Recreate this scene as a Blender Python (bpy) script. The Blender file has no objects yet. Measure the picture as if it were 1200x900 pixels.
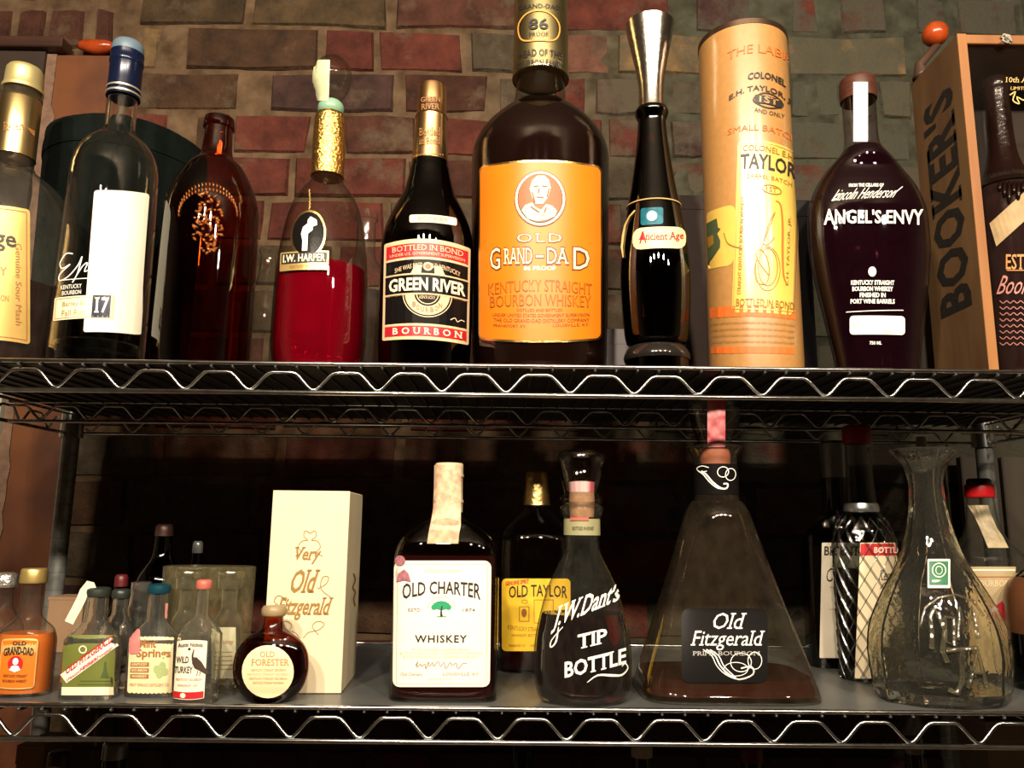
import bpy, math, random
from mathutils import Vector, Matrix, Euler, noise, geometry

# ------------------------------------------------------------------ camera, world, lights, exposure
SC = bpy.context.scene
COL = SC.collection
H = 1.45                                   # camera height above the floor
F = 930.0                                  # focal length in pixels of the 1200 px frame
cd = bpy.data.cameras.new('camera')
cam = bpy.data.objects.new('camera', cd)
COL.objects.link(cam)
cd.sensor_width = 36.0
cd.lens = F * 36.0 / 1200.0
cd.clip_start = 0.02
CAMROT = (Matrix.Rotation(math.radians(-0.35), 3, 'Z') @ Matrix.Rotation(math.radians(100.0), 3, 'X')
          @ Matrix.Rotation(math.radians(0.6), 3, 'Z'))
cam.matrix_world = Matrix.Translation((0, 0, H)) @ CAMROT.to_4x4()
SC.camera = cam

SC.view_settings.view_transform = 'Standard'
SC.view_settings.look = 'None'
SC.view_settings.gamma = 1.0
SC.view_settings.use_curve_mapping = False
SC.view_settings.exposure = 0.45
SC.cycles.max_bounces = 14
SC.cycles.diffuse_bounces = 3
SC.cycles.glossy_bounces = 5
SC.cycles.transmission_bounces = 10
SC.cycles.transparent_max_bounces = 24
SC.cycles.caustics_reflective = False
SC.cycles.caustics_refractive = False
SC.cycles.sample_clamp_indirect = 4.0
SC.cycles.use_denoising = True

world = bpy.data.worlds.new('room_air')
SC.world = world
world.use_nodes = True
world.node_tree.nodes['Background'].inputs[0].default_value = (1.0, 0.75, 0.5, 1)
world.node_tree.nodes['Background'].inputs[1].default_value = 0.01


def lamp(name, loc, target, size, power, color, size_y=None):
    l = bpy.data.lights.new(name, 'AREA')
    l.energy = power
    l.color = color
    l.shape = 'RECTANGLE' if size_y else 'DISK'
    l.size = size
    if size_y:
        l.size_y = size_y
    o = bpy.data.objects.new(name, l)
    COL.objects.link(o)
    o.location = loc
    o.rotation_euler = (Vector(target) - Vector(loc)).to_track_quat('-Z', 'Y').to_euler()
    return o


for lx, pw in ((-0.60, 25), (-0.22, 18), (0.22, 18), (0.72, 21), (1.3, 7)):          # a row of ceiling spots behind the viewer
    lamp('ceiling_spot', (lx, -0.8, H + 1.05), (lx * .25, 1.1, H + 0.05), 0.09, pw, (1.0, 0.85, 0.65))


# ------------------------------------------------------------------ picture <-> place
def ray(px, py):
    return (CAMROT @ Vector(((px - 600.0) / F, (450.0 - py) / F, -1.0))).normalized()


ORG = Vector((0, 0, H))


def atY(px, py, Y):
    d = ray(px, py)
    return ORG + d * (Y / d.y)


def atZ(px, py, z):
    d = ray(px, py)
    return ORG + d * ((z - H) / d.z)


def proj(p):
    l = CAMROT.transposed() @ (Vector(p) - ORG)
    return 600.0 - F * l.x / l.z, 450.0 + F * l.y / l.z, -l.z


def z_at(X, Y, py):
    """height z at plan position X, Y that shows at picture row py"""
    a, b = H - 2.0, H + 2.0
    for _ in range(40):
        m = 0.5 * (a + b)
        if proj((X, Y, m))[1] > py:
            a = m
        else:
            b = m
    return 0.5 * (a + b)


# ------------------------------------------------------------------ materials
MATS = {}


def nt(m):
    return m.node_tree.nodes, m.node_tree.links


def mat(name, color, rough=0.5, metal=0.0, vary=0.0, scale=40.0, bump=0.0, bscale=200.0, trans=0.0, ior=1.45,
        spec=0.5, coat=0.0, stretch=(1, 1, 1), color2=None):
    if name in MATS:
        return MATS[name]
    m = bpy.data.materials.new(name)
    m.use_nodes = True
    N, L = nt(m)
    b = N['Principled BSDF']
    b.inputs['Base Color'].default_value = (*color, 1)
    b.inputs['Roughness'].default_value = rough
    b.inputs['Metallic'].default_value = metal
    b.inputs['Transmission Weight'].default_value = trans
    b.inputs['IOR'].default_value = ior
    b.inputs['Specular IOR Level'].default_value = spec
    b.inputs['Coat Weight'].default_value = coat
    g = N.new('ShaderNodeNewGeometry')
    mp = N.new('ShaderNodeMapping')
    mp.inputs['Scale'].default_value = stretch
    L.new(g.outputs['Position'], mp.inputs['Vector'])
    if vary > 0 or color2:
        n = N.new('ShaderNodeTexNoise')
        n.inputs['Scale'].default_value = scale
        n.inputs['Detail'].default_value = 4
        L.new(mp.outputs[0], n.inputs['Vector'])
        r = N.new('ShaderNodeValToRGB')
        r.color_ramp.elements[0].position = 0.36
        r.color_ramp.elements[1].position = 0.66
        lo = color2 or tuple(c * (1 - vary) for c in color)
        r.color_ramp.elements[0].color = (*lo, 1)
        r.color_ramp.elements[1].color = (*color, 1)
        L.new(n.outputs['Fac'], r.inputs[0])
        L.new(r.outputs[0], b.inputs['Base Color'])
    if bump > 0:
        n2 = N.new('ShaderNodeTexNoise')
        n2.inputs['Scale'].default_value = bscale
        n2.inputs['Detail'].default_value = 3
        L.new(mp.outputs[0], n2.inputs['Vector'])
        bp = N.new('ShaderNodeBump')
        bp.inputs['Strength'].default_value = bump
        bp.inputs['Distance'].default_value = 0.002
        L.new(n2.outputs['Fac'], bp.inputs['Height'])
        L.new(bp.outputs[0], b.inputs['Normal'])
    MATS[name] = m
    return m


def thin_glass(name, tint, edge, rough=0.02, refl=0.06, bump=0.0, bscale=60.0, haze=0.0, hazecol=(.8, .8, .7)):
    """blown glass wall seen as one thin sheet: tinted see-through with a mirror coat that grows towards grazing"""
    if name in MATS:
        return MATS[name]
    m = bpy.data.materials.new(name)
    m.use_nodes = True
    N, L = nt(m)
    N.remove(N['Principled BSDF'])
    out = N['Material Output']
    lw = N.new('ShaderNodeLayerWeight')
    lw.inputs['Blend'].default_value = 0.5
    if bump > 0:
        n2 = N.new('ShaderNodeTexNoise')
        n2.inputs['Scale'].default_value = bscale
        n2.inputs['Detail'].default_value = 2
        g = N.new('ShaderNodeNewGeometry')
        L.new(g.outputs['Position'], n2.inputs['Vector'])
        bp = N.new('ShaderNodeBump')
        bp.inputs['Strength'].default_value = bump
        bp.inputs['Distance'].default_value = 0.003
        L.new(n2.outputs['Fac'], bp.inputs['Height'])
    p5 = N.new('ShaderNodeMath'); p5.operation = 'POWER'; p5.inputs[1].default_value = 4.0
    L.new(lw.outputs['Facing'], p5.inputs[0])
    ma = N.new('ShaderNodeMath'); ma.operation = 'MULTIPLY_ADD'
    ma.inputs[1].default_value = 0.8; ma.inputs[2].default_value = refl
    L.new(p5.outputs[0], ma.inputs[0])
    p2 = N.new('ShaderNodeMath'); p2.operation = 'POWER'; p2.inputs[1].default_value = 2.5
    L.new(lw.outputs['Facing'], p2.inputs[0])
    mc = N.new('ShaderNodeMix'); mc.data_type = 'RGBA'
    mc.inputs[6].default_value = (*tint, 1); mc.inputs[7].default_value = (*edge, 1)
    L.new(p2.outputs[0], mc.inputs[0])
    tr = N.new('ShaderNodeBsdfTransparent')
    L.new(mc.outputs[2], tr.inputs[0])
    gl = N.new('ShaderNodeBsdfGlossy'); gl.inputs['Roughness'].default_value = rough
    if bump > 0:
        L.new(bp.outputs[0], gl.inputs['Normal'])
    mx = N.new('ShaderNodeMixShader')
    L.new(ma.outputs[0], mx.inputs[0]); L.new(tr.outputs[0], mx.inputs[1]); L.new(gl.outputs[0], mx.inputs[2])
    last = mx
    if haze > 0:                                  # diffuse pale veil that paints haze and glare into the glass
        df = N.new('ShaderNodeBsdfDiffuse'); df.inputs[0].default_value = (*hazecol, 1)
        m2 = N.new('ShaderNodeMixShader')
        nz = N.new('ShaderNodeTexNoise'); nz.inputs['Scale'].default_value = 14.0; nz.inputs['Detail'].default_value = 5
        mm = N.new('ShaderNodeMath'); mm.operation = 'MULTIPLY'; mm.inputs[1].default_value = haze * 2
        L.new(nz.outputs['Fac'], mm.inputs[0]); L.new(mm.outputs[0], m2.inputs[0])
        L.new(mx.outputs[0], m2.inputs[1]); L.new(df.outputs[0], m2.inputs[2])
        last = m2
    L.new(last.outputs[0], out.inputs['Surface'])
    MATS[name] = m
    return m


G_CLEAR = lambda: thin_glass('clear_glass', (.93, .94, .91), (.30, .32, .29), haze=.012)
G_CLEAR2 = lambda: thin_glass('wavy_clear_glass', (.95, .95, .90), (.28, .29, .24), bump=.5, bscale=45, refl=.09, haze=.008)
G_SOLID = lambda: mat('solid_glass', (.97, .98, .95), rough=.01, trans=1.0, ior=1.48)
G_AMBER = lambda: thin_glass('amber_glass', (.42, .12, .03), (.05, .012, .005), refl=.07)
G_DARK = lambda: thin_glass('clean_clear_glass', (.90, .90, .87), (.25, .25, .23), refl=.05)
G_MINI = lambda: thin_glass('small_bottle_glass', (.93, .93, .87), (.42, .43, .36), bump=.6, bscale=70, refl=.13, rough=.05, haze=.028, hazecol=(.8, .76, .6))
G_BROWN = lambda: thin_glass('dark_brown_glass', (.10, .028, .012), (.015, .004, .003), refl=.06)
PAPER = lambda: mat('cream_paper', (.86, .76, .55), .6, vary=.12, scale=60)
INK = lambda: mat('black_ink', (.02, .015, .012), .5)
WHITE = lambda: mat('white_print', (.88, .86, .78), .5)
GOLD = lambda: mat('gold_foil', (.80, .55, .20), .28, 1.0, bump=.25, bscale=260)
RED = lambda: mat('red_print', (.45, .012, .018), .5)
CHROME = lambda: mat('chromed_wire', (.62, .63, .62), .20, 1.0, vary=.3, scale=90)


# ------------------------------------------------------------------ mesh helpers
def obj(name, V, Fc, m, parent=None, smooth=False, angle=None):
    """one mesh object; vertices are given in the place's own coordinates"""
    me = bpy.data.meshes.new(name)
    off = root_loc(parent) if parent else Vector((0, 0, 0))
    me.from_pydata([tuple(Vector(v) - off) for v in V], [], Fc)
    if m:
        me.materials.append(m)
    if smooth:
        me.polygons.foreach_set('use_smooth', [True] * len(me.polygons))
    me.update()
    if angle:
        me.set_sharp_from_angle(angle=math.radians(angle))
    o = bpy.data.objects.new(name, me)
    COL.objects.link(o)
    if parent:
        o.parent = parent
    return o


ROOTS = {}


def root_loc(p):
    q = p
    while q.parent:
        q = q.parent
    return ROOTS.get(q.name, Vector((0, 0, 0)))


def thing(name, label, cat, loc, group=None):
    o = bpy.data.objects.new(name, None)
    COL.objects.link(o)
    o.empty_display_size = 0.02
    o.location = loc
    ROOTS[o.name] = Vector(loc)
    o['label'] = label
    o['category'] = cat
    if group:
        o['group'] = group
    return o


def tag(o, label, cat, group=None):
    o['label'] = label
    o['category'] = cat
    if group:
        o['group'] = group
    return o


def structure(o):
    o['kind'] = 'structure'
    return o


class MB:
    """collects vertices and faces"""
    def __init__(s):
        s.V = []; s.F = []

    def add(s, V, Fc):
        n = len(s.V)
        s.V += [Vector(v) for v in V]
        s.F += [tuple(i + n for i in f) for f in Fc]

    def box(s, a, b, M=None):
        x0, y0, z0 = a; x1, y1, z1 = b
        V = [Vector(p) for p in ((x0, y0, z0), (x1, y0, z0), (x1, y1, z0), (x0, y1, z0), (x0, y0, z1), (x1, y0, z1), (x1, y1, z1), (x0, y1, z1))]
        if M:
            V = [M @ v for v in V]
        s.add(V, [(0, 3, 2, 1), (4, 5, 6, 7), (0, 1, 5, 4), (1, 2, 6, 5), (2, 3, 7, 6), (3, 0, 4, 7)])

    def bbox_bevel(s, a, b, r, M=None):
        """box with chamfered edges"""
        c = (Vector(a) + Vector(b)) / 2; h = (Vector(b) - Vector(a)) / 2
        V = []; idx = {}
        for sx in (-1, 1):
            for sy in (-1, 1):
                for sz in (-1, 1):
                    for k in range(3):
                        p = Vector((sx * (h.x - r), sy * (h.y - r), sz * (h.z - r)))
                        p[k] = (sx, sy, sz)[k] * h[k]
                        idx[(sx, sy, sz, k)] = len(V)
                        p = c + p
                        V.append(M @ p if M else p)
        Fc = []
        for k in range(3):
            i, j = [q for q in range(3) if q != k]
            for sg in (-1, 1):
                f = []
                for (a1, b1) in ((-1, -1), (1, -1), (1, 1), (-1, 1)):
                    t = [0, 0, 0]; t[k] = sg; t[i] = a1; t[j] = b1
                    f.append(idx[(*t, k)])
                Fc.append(tuple(f))
            for a1 in (-1, 1):
                for b1 in (-1, 1):
                    f = []
                    for (sg, kk) in ((-1, i), (1, i), (1, j), (-1, j)):
                        t = [0, 0, 0]; t[k] = sg; t[i] = a1; t[j] = b1
                        f.append(idx[(*t, kk)])
                    Fc.append(tuple(f))
        for sx in (-1, 1):
            for sy in (-1, 1):
                for sz in (-1, 1):
                    Fc.append(tuple(idx[(sx, sy, sz, k)] for k in range(3)))
        s.add(V, Fc)

    def tube(s, P, r, n=6, closed=False, caps=True):
        P = [Vector(p) for p in P]
        m = len(P)
        up = Vector((0, 0, 1))
        rings = []
        prev = None
        for i in range(m):
            if closed:
                t = P[(i + 1) % m] - P[i - 1]
            else:
                t = P[min(i + 1, m - 1)] - P[max(i - 1, 0)]
            if t.length < 1e-9:
                t = Vector((0, 0, 1))
            t.normalize()
            if prev is None:
                a = t.cross(up if abs(t.z) < .9 else Vector((1, 0, 0))).normalized()
            else:
                a = (prev - t * prev.dot(t)).normalized()
            prev = a
            b = t.cross(a)
            rr = r[i] if isinstance(r, (list, tuple)) else r
            rings.append([P[i] + (a * math.cos(2 * math.pi * k / n) + b * math.sin(2 * math.pi * k / n)) * rr for k in range(n)])
        V = [v for q in rings for v in q]
        Fc = []
        for i in range(m if closed else m - 1):
            j = (i + 1) % m
            for k in range(n):
                Fc.append((i * n + k, i * n + (k + 1) % n, j * n + (k + 1) % n, j * n + k))
        if not closed and caps:
            Fc.append(tuple(range(n))[::-1]); Fc.append(tuple((m - 1) * n + k for k in range(n)))
        s.add(V, Fc)

    def make(s, name, m, parent=None, smooth=False, angle=None):
        return obj(name, s.V, s.F, m, parent, smooth, angle)


def section(w, d, p, n):
    out = []
    for k in range(n):
        t = 2 * math.pi * (k + .5) / n
        c, q = math.cos(t), math.sin(t)
        out.append((w * math.copysign(abs(c) ** (2.0 / p), c), d * math.copysign(abs(q) ** (2.0 / p), q)))
    return out


def smooth_rows(rows, k=3):
    """Catmull-Rom refinement of (z, w, d, p) rows; a row marked sharp (5th value) is kept as a corner"""
    out = []
    n = len(rows)
    for i in range(n - 1):
        a, b = rows[i], rows[i + 1]
        pa = rows[i - 1] if i > 0 and not a[4] else a
        pb = rows[i + 2] if i + 2 < n and not b[4] else b
        for j in range(k):
            t = j / k
            if abs(a[0] - b[0]) < 1e-5:
                t2 = t
                out.append(tuple(a[q] + (b[q] - a[q]) * t2 for q in range(4)))
                continue
            row = []
            for q in range(4):
                m0 = (b[q] - pa[q]) * .5 if pa is not a else (b[q] - a[q])
                m1 = (pb[q] - a[q]) * .5 if pb is not b else (b[q] - a[q])
                if (b[q] - a[q]) == 0:
                    m0 = m1 = 0
                t3, t_2 = t ** 3, t * t
                row.append((2 * t3 - 3 * t_2 + 1) * a[q] + (t3 - 2 * t_2 + t) * m0 + (-2 * t3 + 3 * t_2) * b[q] + (t3 - t_2) * m1)
            out.append(tuple(row))
    out.append(tuple(rows[-1][:4]))
    return out


def loft(cx, cy, rows, n=40, cap0=True, cap1=True, rot=0.0):
    V = []; Fc = []
    c, s = math.cos(rot), math.sin(rot)
    for (z, w, d, p) in rows:
        for (x, y) in section(w, d, p, n):
            V.append((cx + x * c - y * s, cy + x * s + y * c, z))
    m = len(rows)
    for i in range(m - 1):
        for k in range(n):
            Fc.append((i * n + k, i * n + (k + 1) % n, (i + 1) * n + (k + 1) % n, (i + 1) * n + k))
    if cap0:
        Fc.append(tuple(range(n))[::-1])
    if cap1:
        Fc.append(tuple((m - 1) * n + k for k in range(n)))
    return V, Fc


# ------------------------------------------------------------------ lettering
TCACHE = {}


def text_geo(S, bold=0.0, serif=False, spacing=1.0):
    """flat letters as (points, faces) scaled so that the string fills the unit square"""
    key = (S, bold, serif, spacing)
    if key in TCACHE:
        return TCACHE[key]
    cu = bpy.data.curves.new('lettering', 'FONT')
    cu.body = S
    cu.offset = bold
    cu.resolution_u = 2
    cu.space_character = spacing
    o = bpy.data.objects.new('lettering', cu)
    me = bpy.data.meshes.new_from_object(o)
    P = [(v.co.x, v.co.y) for v in me.vertices]
    Fc = [tuple(f.vertices) for f in me.polygons]
    if serif:
        cnt = {}
        for f in Fc:
            for i in range(len(f)):
                e = tuple(sorted((f[i], f[(i + 1) % len(f)])))
                cnt[e] = cnt.get(e, 0) + 1
        ys = [p[1] for p in P]
        base = -bold; cap = 0.682 + bold
        ext = []
        for e, c in cnt.items():
            if c != 1:
                continue
            a, b = P[e[0]], P[e[1]]
            if abs(a[1] - b[1]) > 1e-3 or abs(a[0] - b[0]) > .22 or abs(a[0] - b[0]) < .05:
                continue
            if abs(a[1] - base) < .012 or abs(a[1] - cap) < .03 or abs(a[1] - .72) < .03:
                up = 1 if a[1] < .3 else -1
                x0, x1 = min(a[0], b[0]) - .075, max(a[0], b[0]) + .075
                h = .062 * up
                n = len(P)
                P += [(x0, a[1]), (x1, a[1]), (x1, a[1] + h), (x0, a[1] + h)]
                Fc.append((n, n + 1, n + 2, n + 3) if up > 0 else (n, n + 3, n + 2, n + 1))
    bpy.data.meshes.remove(me)
    bpy.data.objects.remove(o)
    bpy.data.curves.remove(cu)
    if not P:
        TCACHE[key] = ([], []); return TCACHE[key]
    x0 = min(p[0] for p in P); x1 = max(p[0] for p in P)
    y0 = min(p[1] for p in P); y1 = max(p[1] for p in P)
    P = [((p[0] - x0) / max(x1 - x0, 1e-6), (p[1] - y0) / max(y1 - y0, 1e-6)) for p in P]
    TCACHE[key] = (P, Fc)
    return TCACHE[key]


class Plane:
    """a flat printed face through three points"""
    def __init__(s, a, b, c, root):
        s.o = Vector(a); s.n = (Vector(b) - Vector(a)).cross(Vector(c) - Vector(a)).normalized()
        if s.n.dot(ORG - s.o) < 0:
            s.n.negate()
        s.root = root

    def hit(s, px, py, off):
        d = ray(px, py)
        t = (s.o - ORG).dot(s.n) / d.dot(s.n)
        return ORG + d * t + s.n * off


class Label:
    """a printed area on a surface. Rows bow by arc_t .. arc_b and rise by slope across the label"""
    def __init__(s, surf, x0, yt, x1, yb, arc=(0, 0), slope=0.0, lean=0.0):
        s.f = surf; s.x0, s.yt, s.x1, s.yb = x0, yt, x1, yb
        s.arc = arc; s.slope = slope; s.lean = lean
        s.ink = {}

    def map(s, x, y, off):
        u = (x - s.x0) / (s.x1 - s.x0)
        v = (y - s.yt) / (s.yb - s.yt)
        a = s.arc[0] + (s.arc[1] - s.arc[0]) * v
        yy = y + a * (2 * u - 1) ** 2 + s.slope * (x - (s.x0 + s.x1) / 2)
        xx = x + s.lean * (y - (s.yt + s.yb) / 2)
        return s.f.hit(xx, yy, off)

    def plate(s, name, m, parent, r=3.0, off=.0004, box=None, shape='rect', nx=18):
        x0, yt, x1, yb = box or (s.x0, s.yt, s.x1, s.yb)
        hh = yb - yt
        if shape == 'ellipse':
            ts = [.5 - .5 * math.cos(math.pi * k / 14) for k in range(15)]
        elif r > 0:
            q = r / hh
            ts = [0, q * .13, q * .5, q] + [q + (1 - 2 * q) * k / 6 for k in range(1, 6)] + [1 - q, 1 - q * .5, 1 - q * .13, 1]
        else:
            ts = [k / 8 for k in range(9)]
        V = []; Fc = []
        for t in ts:
            y = yt + hh * t
            e = min(t, 1 - t) * hh
            if shape == 'ellipse':
                ins = (x1 - x0) / 2 * (1 - math.sqrt(max(0, 1 - (2 * t - 1) ** 2)))
            else:
                ins = r - math.sqrt(max(0, r * r - (r - e) ** 2)) if e < r else 0
            for k in range(nx + 1):
                x = x0 + ins + (x1 - x0 - 2 * ins) * k / nx
                V.append(s.map(x, y, off))
        for i in range(len(ts) - 1):
            for k in range(nx):
                a = i * (nx + 1) + k
                Fc.append((a, a + nx + 1, a + nx + 2, a + 1))
        o = obj(name, V, Fc, m, parent, smooth=True)
        return o

    def _mb(s, m):
        k = m.name
        if k not in s.ink:
            s.ink[k] = (MB(), m)
        return s.ink[k][0]

    def text(s, S, x0, yt, x1, yb, m, arc=0.0, rise=0.0, ital=0.0, bold=0.0, serif=False, spacing=1.0, off=.0009, vert=0, grow=0.0):
        P, Fc = text_geo(S, bold, serif, spacing)
        V = []
        for (u, v) in P:
            if vert == 1:      # reads upwards
                x = x0 + (x1 - x0) * (1 - v); y = yb - (yb - yt) * u
            elif vert == -1:   # reads downwards
                x = x1 - (x1 - x0) * (1 - v); y = yt + (yb - yt) * u
            else:
                x = x0 + (x1 - x0) * u + ital * (v - .5) * (yb - yt)
                hh = (yb - yt) * (1 + grow * (2 * u - 1) ** 2)
                y = yb - v * hh + arc * (2 * u - 1) ** 2 + rise * (.5 - u)
            V.append(s.map(x, y, off))
        s._mb(m).add(V, Fc)

    def stroke(s, pts, w, m, closed=False, off=.0008, sub=3):
        """a drawn line; w is its width in picture units, or a list of widths"""
        P = [Vector((p[0], p[1])) for p in pts]
        n = len(P)
        Q = []; W = []
        segs = n if closed else n - 1
        for i in range(segs):
            p0 = P[(i - 1) % n] if (closed or i > 0) else P[i]
            p1, p2 = P[i], P[(i + 1) % n]
            p3 = P[(i + 2) % n] if (closed or i + 2 < n) else p2
            w1 = w[i] if isinstance(w, (list, tuple)) else w
            w2 = w[(i + 1) % n] if isinstance(w, (list, tuple)) else w
            for j in range(sub):
                t = j / sub
                Q.append(.5 * ((2 * p1) + (p2 - p0) * t + (2 * p0 - 5 * p1 + 4 * p2 - p3) * t * t + (3 * p1 - p0 - 3 * p2 + p3) * t ** 3))
                W.append(w1 + (w2 - w1) * t)
        if not closed:
            Q.append(P[-1]); W.append(w[-1] if isinstance(w, (list, tuple)) else w)
        V = []; Fc = []
        m_ = len(Q)
        for i in range(m_):
            a = Q[(i - 1) % m_] if (closed or i > 0) else Q[i]
            b = Q[(i + 1) % m_] if (closed or i + 1 < m_) else Q[i]
            t = b - a
            if t.length < 1e-6:
                t = Vector((1, 0))
            t.normalize()
            nn = Vector((-t.y, t.x)) * W[i] * .5
            V.append(s.map(Q[i].x + nn.x, Q[i].y + nn.y, off)); V.append(s.map(Q[i].x - nn.x, Q[i].y - nn.y, off))
        for i in range(m_ if closed else m_ - 1):
            j = (i + 1) % m_
            Fc.append((2 * i, 2 * i + 1, 2 * j + 1, 2 * j))
        s._mb(m).add(V, Fc)

    def line(s, x0, y0, x1, y1, w, m, off=.0008, n=10):
        s.stroke([(x0 + (x1 - x0) * k / n, y0 + (y1 - y0) * k / n) for k in range(n + 1)], w, m, off=off, sub=1)

    def frame(s, x0, yt, x1, yb, w, m, off=.0007):
        n = 12
        for y in (yt, yb):
            s.stroke([(x0 + (x1 - x0) * k / n, y) for k in range(n + 1)], w, m, off=off, sub=1)
        for x in (x0, x1):
            s.stroke([(x, yt + (yb - yt) * k / n) for k in range(n + 1)], w, m, off=off, sub=1)

    def fill(s, pts, m, off=.0009):
        T = geometry.tessellate_polygon([[Vector((x, y, 0)) for x, y in pts]])
        Q = [Vector(p) for p in pts]; T = [tuple(t) for t in T]
        for _ in range(2):                       # finer, so that it lies on the curved glass
            mid = {}; T2 = []
            def md(a, b):
                k = (min(a, b), max(a, b))
                if k not in mid:
                    mid[k] = len(Q); Q.append((Q[a] + Q[b]) / 2)
                return mid[k]
            for a, b, c in T:
                ab, bc, ca = md(a, b), md(b, c), md(c, a)
                T2 += [(a, ab, ca), (ab, b, bc), (ca, bc, c), (ab, bc, ca)]
            T = T2
        s._mb(m).add([s.map(q.x, q.y, off) for q in Q], T)

    def disc(s, cx, cy, rx, ry, m, off=.0009, n=24):
        R = max(1, min(6, int(max(rx, ry) / 3)))
        V = [s.map(cx, cy, off)]; Fc = [(0, 1 + k, 1 + (k + 1) % n) for k in range(n)]
        for j in range(1, R + 1):
            V += [s.map(cx + rx * j / R * math.cos(2 * math.pi * k / n), cy - ry * j / R * math.sin(2 * math.pi * k / n), off) for k in range(n)]
            if j < R:
                Fc += [(1 + (j - 1) * n + k, 1 + j * n + k, 1 + j * n + (k + 1) % n, 1 + (j - 1) * n + (k + 1) % n) for k in range(n)]
        s._mb(m).add(V, Fc)

    def ring(s, cx, cy, rx, ry, w, m, off=.0008, n=28):
        s.stroke([(cx + rx * math.cos(2 * math.pi * k / n), cy + ry * math.sin(2 * math.pi * k / n)) for k in range(n)], w, m, closed=True, off=off, sub=1)

    def rect(s, x0, yt, x1, yb, m, off=.0008, nx=12):
        V = []; Fc = []
        for j in range(3):
            for k in range(nx + 1):
                V.append(s.map(x0 + (x1 - x0) * k / nx, yt + (yb - yt) * j / 2, off))
        for j in range(2):
            for k in range(nx):
                a = j * (nx + 1) + k
                Fc.append((a, a + nx + 1, a + nx + 2, a + 1))
        s._mb(m).add(V, Fc)

    def done(s, parent, name='lettering'):
        for k, (mb, m) in s.ink.items():
            mb.make(name, m, parent)
        s.ink = {}


class Bottle:
    """a bottle from its measured outline. rows: (picture row, half width, section power, sharp)"""
    def __init__(s, name, label, cx, base, rows, glass, zs, front=None, Y=None, dr=1.0, p=2.0, n=40, cat='bottle',
                 group=None, dmin=0, open_top=True, angle=50, part='glass_body', rot=0.0):
        s.dr = dr; s.p = p
        # plan position
        if Y is None:
            g = atZ(cx, front, zs)
            w0 = max(r[1] for r in rows[:3]) * (g.y) / F
            Y = g.y + w0 * (dr if dr else 1)
        s.Y = Y
        lo = atY(cx, base, Y)
        s.X = lo.x; s.zs = zs
        rr = []
        for i, r in enumerate(rows):
            py, hw = r[0], r[1]
            pw = r[2] if len(r) > 2 and r[2] else p
            sharp = r[3] if len(r) > 3 else 0
            z = zs if i == 0 else z_at(s.X, Y, py)
            dep = proj((s.X, Y, z))[2]
            w = hw * dep / F
            rr.append([z, w, 0, pw, sharp])
        for r in rr[1:]:
            r[0] = max(r[0], zs + .0005)
        for r in rr:
            r[2] = r[1] * dr
        # necks become round
        wmax = max(r[1] for r in rr)
        if dr != 1.0:
            for r in rr:
                k = r[1] / wmax
                f = min(1, max(0, (0.62 - k) / 0.22))
                r[2] = r[1] * (dr + (1 - dr) * f) if dr < 1 else r[1] * dr
        if p != 2.0:
            for r in rr:
                k = r[1] / wmax
                f = min(1, max(0, (0.62 - k) / 0.22))
                r[3] = r[3] + (2.0 - r[3]) * f
        s.rr = [tuple(r) for r in rr]
        s.rows = smooth_rows(s.rr)
        s.root = thing(name, label, cat, (s.X, Y, zs), group)
        s.n = n
        if glass:
            V, Fc = loft(s.X, Y, s.rows, n, True, not open_top, rot)
            s.body = obj(part, V, Fc, glass, s.root, smooth=True, angle=angle)

    def at(s, z):
        R = s.rows
        if z <= R[0][0]:
            return R[0]
        for i in range(len(R) - 1):
            if R[i][0] <= z <= R[i + 1][0]:
                t = (z - R[i][0]) / max(R[i + 1][0] - R[i][0], 1e-7)
                return tuple(R[i][q] + (R[i + 1][q] - R[i][q]) * t for q in range(4))
        return R[-1]

    def hit(s, px, py, off):
        d = ray(px, py)
        Y = s.Y - s.at(atY(px, py, s.Y).z)[2]
        for _ in range(14):
            q = ORG + d * (Y / d.y)
            z, w, dd, p = s.at(q.z)
            x = (q.x - s.X) / w
            x = max(-.995, min(.995, x))
            yy = s.Y - dd * (1 - abs(x) ** p) ** (1 / p)
            Y = Y * .4 + yy * .6
        q = ORG + d * (Y / d.y)
        z, w, dd, p = s.at(q.z)
        x = max(-.995, min(.995, (q.x - s.X) / w))
        q = Vector((s.X + x * w, s.Y - dd * (1 - abs(x) ** p) ** (1 / p), q.z))
        q.x = s.X + (q.x - s.X) * (1 + off / w)
        q.y = s.Y + (q.y - s.Y) * (1 + off / dd)
        return q

    def zz(s, py):
        return z_at(s.X, s.Y, py)

    def liquid(s, py, m, k=.93, name='liquid', bottom=.004):
        zt = s.zz(py)
        rows = []
        for (z, w, d, p) in s.rows:
            z2 = max(z, s.zs + bottom)
            if z2 < zt:
                rows.append((z2, w * k, d * k, p))
        z, w, d, p = s.at(zt)
        rows.append((zt, w * k, d * k, p))
        out = [rows[0]]
        for r in rows[1:]:
            if r[0] > out[-1][0] + 1e-5:
                out.append(r)
            else:
                out[-1] = r
        V, Fc = loft(s.X, s.Y, out, s.n)
        return obj(name, V, Fc, m, s.root, smooth=True, angle=60)

    def sleeve(s, name, rows, m, parent=None, cap1=True, cap0=True, n=32, grow=0, angle=40, smooth_k=2, dr=1.0):
        """a cap, capsule or collar: rows of (picture row, half width, sharp) from bottom to top"""
        rr = []
        for r in rows:
            z = s.zz(r[0])
            w = r[1] * proj((s.X, s.Y, z))[2] / F + grow
            rr.append((z, w, w * dr, 2.0, r[2] if len(r) > 2 else 0))
        R = smooth_rows(rr, smooth_k)
        V, Fc = loft(s.X, s.Y, R, n, cap0, cap1)
        return obj(name, V, Fc, m, parent or s.root, smooth=True, angle=angle)


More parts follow.
